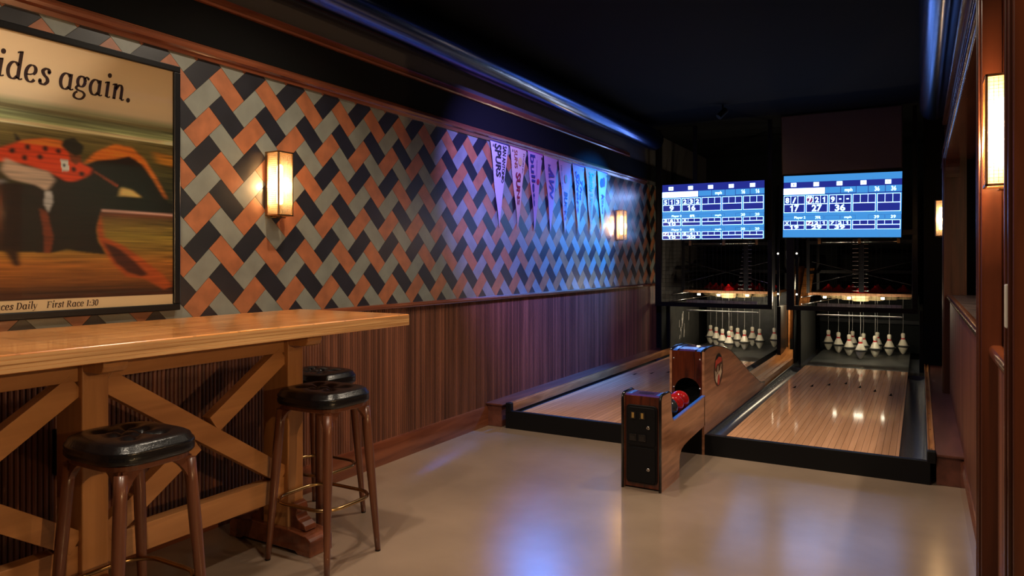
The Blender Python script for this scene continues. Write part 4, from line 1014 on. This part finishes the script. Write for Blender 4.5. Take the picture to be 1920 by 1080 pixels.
# lamps on the posts between the two machines, and the slim rods there
lt = thing('machine_lamp', 'pair of black posts with small white lamps between the two pinsetters', 'machine lamp', (-1.44, 9.40, 0))
for xx in (-1.545, -1.325):
    obj('post', B().box((xx - .014, 9.38, 0), (xx + .014, 9.41, 2.3)), 'black_metal', lt)
    for zz in (1.46, .955): auto(obj('bulb', B().lathe([(.001, -.012), (.009, -.009), (.012, 0), (.009, .009), (.001, .012)], (xx, 9.372, zz), 14), 'led', lt), 60)
rd = B()
for xa, xb_, za, zb2 in ((-1.50, -1.46, 1.50, .98), (-1.44, -1.42, .96, 1.40), (-1.40, -1.37, 1.0, 1.42)): rd.tube([(xa, 9.75, za), (xb_, 9.85, zb2)], .014, 8)
obj('rod', rd, 'dull_steel', lt, smooth=True)
ld = bpy.data.lights.new('machine_lamp_light', 'POINT'); ld.energy = 14; ld.color = (1, .80, .52); ld.shadow_soft_size = .02
lo = bpy.data.objects.new('machine_lamp_light', ld); col.objects.link(lo); lo.parent = lt; lo.location = (0.01, .06, .90)

# ------------------------------------------------------------------ televisions
def tv(x0, x1, zb, zt, y, label, kind, roll):
    t = thing('television', label, 'television', ((x0 + x1) / 2, y + .05, zb))
    wd, ht_ = x1 - x0, zt - zb; e = .011
    cx_, cz = (x0 + x1) / 2, (zb + zt) / 2; cr, sr = math.cos(R(roll)), math.sin(R(roll))
    def rot(b):
        b.v = [(cx_ + (p[0] - cx_) * cr - (p[2] - cz) * sr, p[1], cz + (p[0] - cx_) * sr + (p[2] - cz) * cr) for p in b.v]; return b
    obj('housing', rot(B().box((x0 - e, y + .004, zb - e), (x1 + e, y + .05, zt + e))), 'black_plastic', t, bevel=.004)
    bz = B().box((x0 - e, y - .004, zb - e), (x1 + e, y + .004, zb)).box((x0 - e, y - .004, zt), (x1 + e, y + .004, zt + e)).box((x0 - e, y - .004, zb), (x0, y + .004, zt)).box((x1, y - .004, zb), (x1 + e, y + .004, zt))
    obj('bezel', rot(bz), 'black_gloss', t)
    if kind == 'off':
        obj('screen', rot(B().box((x0, y, zb), (x1, y + .004, zt))), mat('dark screen glass', (.030, .022, .030), .22, spec=1.0, coat=.6), t); return t
    sc_ = obj('screen', rot(B().box((x0, y, zb), (x1, y + .004, zt))), 'tv_navy', t)
    P = lambda u, v, d: (x0 + wd * u, y - d, zt - ht_ * v)
    def rect(b, u0, v0, u1, v1, d): b.add([P(u0, v0, d), P(u1, v0, d), P(u1, v1, d), P(u0, v1, d)], [(3, 2, 1, 0)])
    def frame(b, u0, v0, u1, v1, tu, d):
        tv_ = tu * wd / ht_; rect(b, u0, v0, u1, v0 + tv_, d); rect(b, u0, v1 - tv_, u1, v1, d); rect(b, u0, v0 + tv_, u0 + tu, v1 - tv_, d); rect(b, u1 - tu, v0 + tv_, u1, v1 - tv_, d)
    blue, line, navy, white, red, tx = B(), B(), B(), B(), B(), B()
    rows = []
    def new_row():
        rows.append(B()); return rows[-1]
    new_row(); tagsB = []
    def txt(s, u0, v0, u1, v1, b=None, d=.0030, bold=.03): put_text(b or rows[-1], s, lambda p, q: P(u0 + (u1 - u0) * p, v1 + (v0 - v1) * q, d), bold)
    if kind == 'left':
        name, frames, total = (.135, .235), [(.255, .495), (.620, .755), (.865, 1.0)], '16'
        mids = [(.505, .620, 'Player 2', '8FR', '20'), (.760, .865, 'Player 3', '8FR', '20')]; tags = .045
        sc1 = [[('5', '1', '3'), '9'], [('2', '3', '2'), '16']]; sc2 = [[('3', '6', '1'), '10'], [('X', '', ''), '']]; sc3 = [[('7', '2', '1'), '10'], [('5', '4', '1'), '20']]; scs = [sc1, sc2, sc3]
    else:
        name, frames, total = (.205, .305), [(.325, .600), (.730, .875)], '36'
        mids = [(.605, .725, 'Player 2', '7FR', '39')]; tags = .120
        sc1 = [[('8', '/', ''), '17'], [('7', '2', '1'), '27'], [('9', '-', '-'), '36']]; sc2 = [[('X', '', ''), '19'], [('7', '2', '1'), '29'], [('7', '2', '1'), '39']]; scs = [sc1, sc2]
        rect(blue, 0, 0, 1, .105, .0008); rect(blue, 0, .885, 1, 1, .0008)
    rect(white, 0, name[0], .365, name[1], .0018)
    for a, c in ((.37, .498), (.503, .628), (.633, .728), (.733, .866), (.871, 1.0)): rect(blue, a, name[0] - .004, c, name[1] - (.006 if a < .6 or a > .7 else 0), .0008)
    txt('mph', .535, name[0] + .02, .60, name[1] - .01); txt(total, .782, name[0] + .008, .822, name[1] - .018); txt(total, .915, name[0] + .008, .955, name[1] - .018)
    for k in range(5):
        uc = k * .2 + .09; tagsB.append(B()); rect(tagsB[-1], uc - .024, tags - .005, uc + .024, tags + .060, .0018); txt(str(k + 1), uc - (.010 if k == 0 else .008), tags + .008, uc + (.010 if k == 0 else .008), tags + .045, navy, .0028, 0)
    for (v0, v1, nm, fr_, tot) in mids:
        new_row(); rect(blue, 0, v0, 1, v1, .0008); hh = v1 - v0
        for a, c in ((.0, .36), (.37, .498), (.503, .628), (.733, .866), (.871, 1.0)): frame(navy, a, v0 + hh * .38, c, v1 - hh * .08, .0015, .0014)
        txt(nm, .10, v0 + hh * .45, .20, v1 - hh * .12, bold=.02); txt(fr_, .285, v0 + hh * .45, .335, v1 - hh * .14, bold=.02); txt('mph', .535, v0 + hh * .48, .595, v1 - hh * .12, bold=.02)
        txt(tot, .782, v0 + hh * .45, .822, v1 - hh * .14, bold=.02); txt(tot, .915, v0 + hh * .45, .955, v1 - hh * .14, bold=.02)
    for (v0, v1), ss in zip(frames, scs):
        new_row()
        rect(blue, 0, v0 - .012, 1, v1 + (.012 if v1 < .99 else 0), .0004); hh = v1 - v0; vm = v0 + hh * .50
        for k in range(5):
            a, c = k * .2 + .004, k * .2 + .192; rect(navy, a, v0, c, v1, .0010); frame(line, a, v0, c, v1, .0036, .0018)
            rect(line, a, vm - .005, c, vm + .005, .0018)
            for q in (1, 2): uu = a + (c - a) * q / 3; rect(line, uu - .0016, v0, uu + .0016, vm, .0018)
            if k < len(ss):
                new_row()
                (tri, totl) = ss[k]
                for q, ch in enumerate(tri):
                    if not ch: continue
                    um = a + (c - a) * (q + .5) / 3; hwid = .017 if ch != '-' else .010; vv0, vv1 = v0 + hh * .10, vm - hh * .07
                    if ch == '-': vv0, vv1 = v0 + hh * .22, v0 + hh * .29
                    if ch == '7' and k == (0 if kind == 'left' else 1):
                        n_ = 20; ra, rb2 = .030 * wd, (vm - v0) * .5 * ht_
                        red.add([(P(um, (v0 + vm) / 2, .0022)[0] + ra * math.cos(2 * math.pi * i / n_), y - .0022, P(0, (v0 + vm) / 2, 0)[2] + rb2 * .92 * math.sin(2 * math.pi * i / n_)) for i in range(n_)], [tuple(range(n_))])
                        cen = P(um, (v0 + vm) / 2, .0026); rg = lambda f: [(cen[0] + ra * f * math.cos(2 * math.pi * i / n_), cen[1], cen[2] + rb2 * .92 * f * math.sin(2 * math.pi * i / n_)) for i in range(n_ + 1)]
                        line.sheet(rg(1.), rg(.86))
                    txt(ch, um - hwid, vv0, um + hwid, vv1, bold=0 if ch == '1' else .03)
                if totl: um = (a + c) / 2; hw_ = .022 * len(totl); txt(totl, um - hw_, vm + hh * .05, um + hw_, v1 - hh * .06)
    for nm, b, m in (('blue_bars', blue, 'tv_blue'), ('score_frames', line, 'tv_line'), ('navy_boxes', navy, 'tv_navy'), ('name_bar', white, 'tv_name'), ('split_marks', red, 'tv_red')):
        if b.v: obj(nm, rot(b), m, sc_, fix=False)
    for b in rows:
        if b.v: obj('score_text', rot(b), 'tv_line', sc_, fix=False)
    for b in tagsB: obj('frame_number_tag', rot(b), 'tv_name', sc_, fix=False)
    return t
tv(-2.915, -1.640, 1.645, 2.352, 9.0, 'left wall television showing three players bowling scores', 'left', -.3)
tv(-1.422, -.178, 1.640, 2.372, 9.0, 'right wall television showing scores with a light blue top band', 'right', -.9)
tv(-1.430, -.178, 2.412, 3.085, 9.0, 'dark switched off television above the right score screen', 'off', 0).rotation_euler.x = R(7)
for xc_, z_ in ((-2.28, 2.0), (-.80, 2.0)):
    tag(obj('television_bracket', B().box((xc_ - .3, 9.052, z_ - .2), (xc_ + .3, 9.098, z_ + .2)).box((xc_ - .25, 9.060, z_ + .2), (xc_ - .20, 9.095, ZC)), 'black_metal'), 'black bracket behind the %s score television' % ('left' if xc_ < -2 else 'right'), 'bracket')
t_ = thing('ceiling_downlight', 'added unseen recessed spot in the dark room behind the counter', 'ceiling light', (1.2, 5.0, ZC), 'recessed ceiling spots')  # extra lamp, added to brighten the green wall beyond the opening
obj('lens', B().lathe([(.0, -.001), (.039, -.0012)], (1.2, 5.0, ZC), 20), 'down', t_)
ld = bpy.data.lights.new('spot_lamp', 'SPOT'); ld.energy = 160; ld.color = WARM; ld.spot_size = R(150); ld.spot_blend = .7; ld.shadow_soft_size = .05
lo = bpy.data.objects.new('spot_lamp', ld); col.objects.link(lo); lo.parent = t_; lo.location = (0, 0, -.03)
tag(obj('television_bracket', B().box((-.9, 9.052, 2.6), (-.5, 9.098, 2.9)).box((-.6, 9.060, 2.9), (-.55, 9.095, ZC)), 'black_metal'), 'black bracket behind the dark switched off television', 'bracket')

# coloured spots, added to supply blue screen glow on the pennant wall
def accent(label, x, y, aim, col_, power, ang):
    ac = thing('added_spotlight', label, 'spotlight', (x, y, ZC))
    d = (Vector(aim) - Vector((x, y, ZC - .10))).normalized(); p0 = Vector((x, y, ZC - .09))
    obj('stem', B().lathe([(.010, 0), (.010, -.09)], (x, y, ZC), 10), 'black_metal', ac)
    obj('can', B().tube([p0 - d * .05, p0 + d * .07], .035, 16), 'black_metal', ac)
    ld = bpy.data.lights.new('added_spot_lamp', 'SPOT'); ld.energy = power; ld.color = col_; ld.spot_size = R(ang); ld.spot_blend = .9; ld.shadow_soft_size = .025
    lo = bpy.data.objects.new('added_spot_lamp', ld); col.objects.link(lo); lo.parent = ac; lo.location = p0 + d * .10 - ac.location
    lo.rotation_euler = d.to_track_quat('-Z', 'Y').to_euler()
accent('small black added ceiling spotlight with a blue beam near the televisions', -1.9, 8.0, (-3.12, 7.0, 1.50), (.01, .24, 1.0), 1700, 60)
accent('small black added ceiling spotlight with a lilac beam facing the pennants', -1.6, 3.8, (-3.12, 5.5, 1.78), (.26, .22, 1.0), 850, 60)
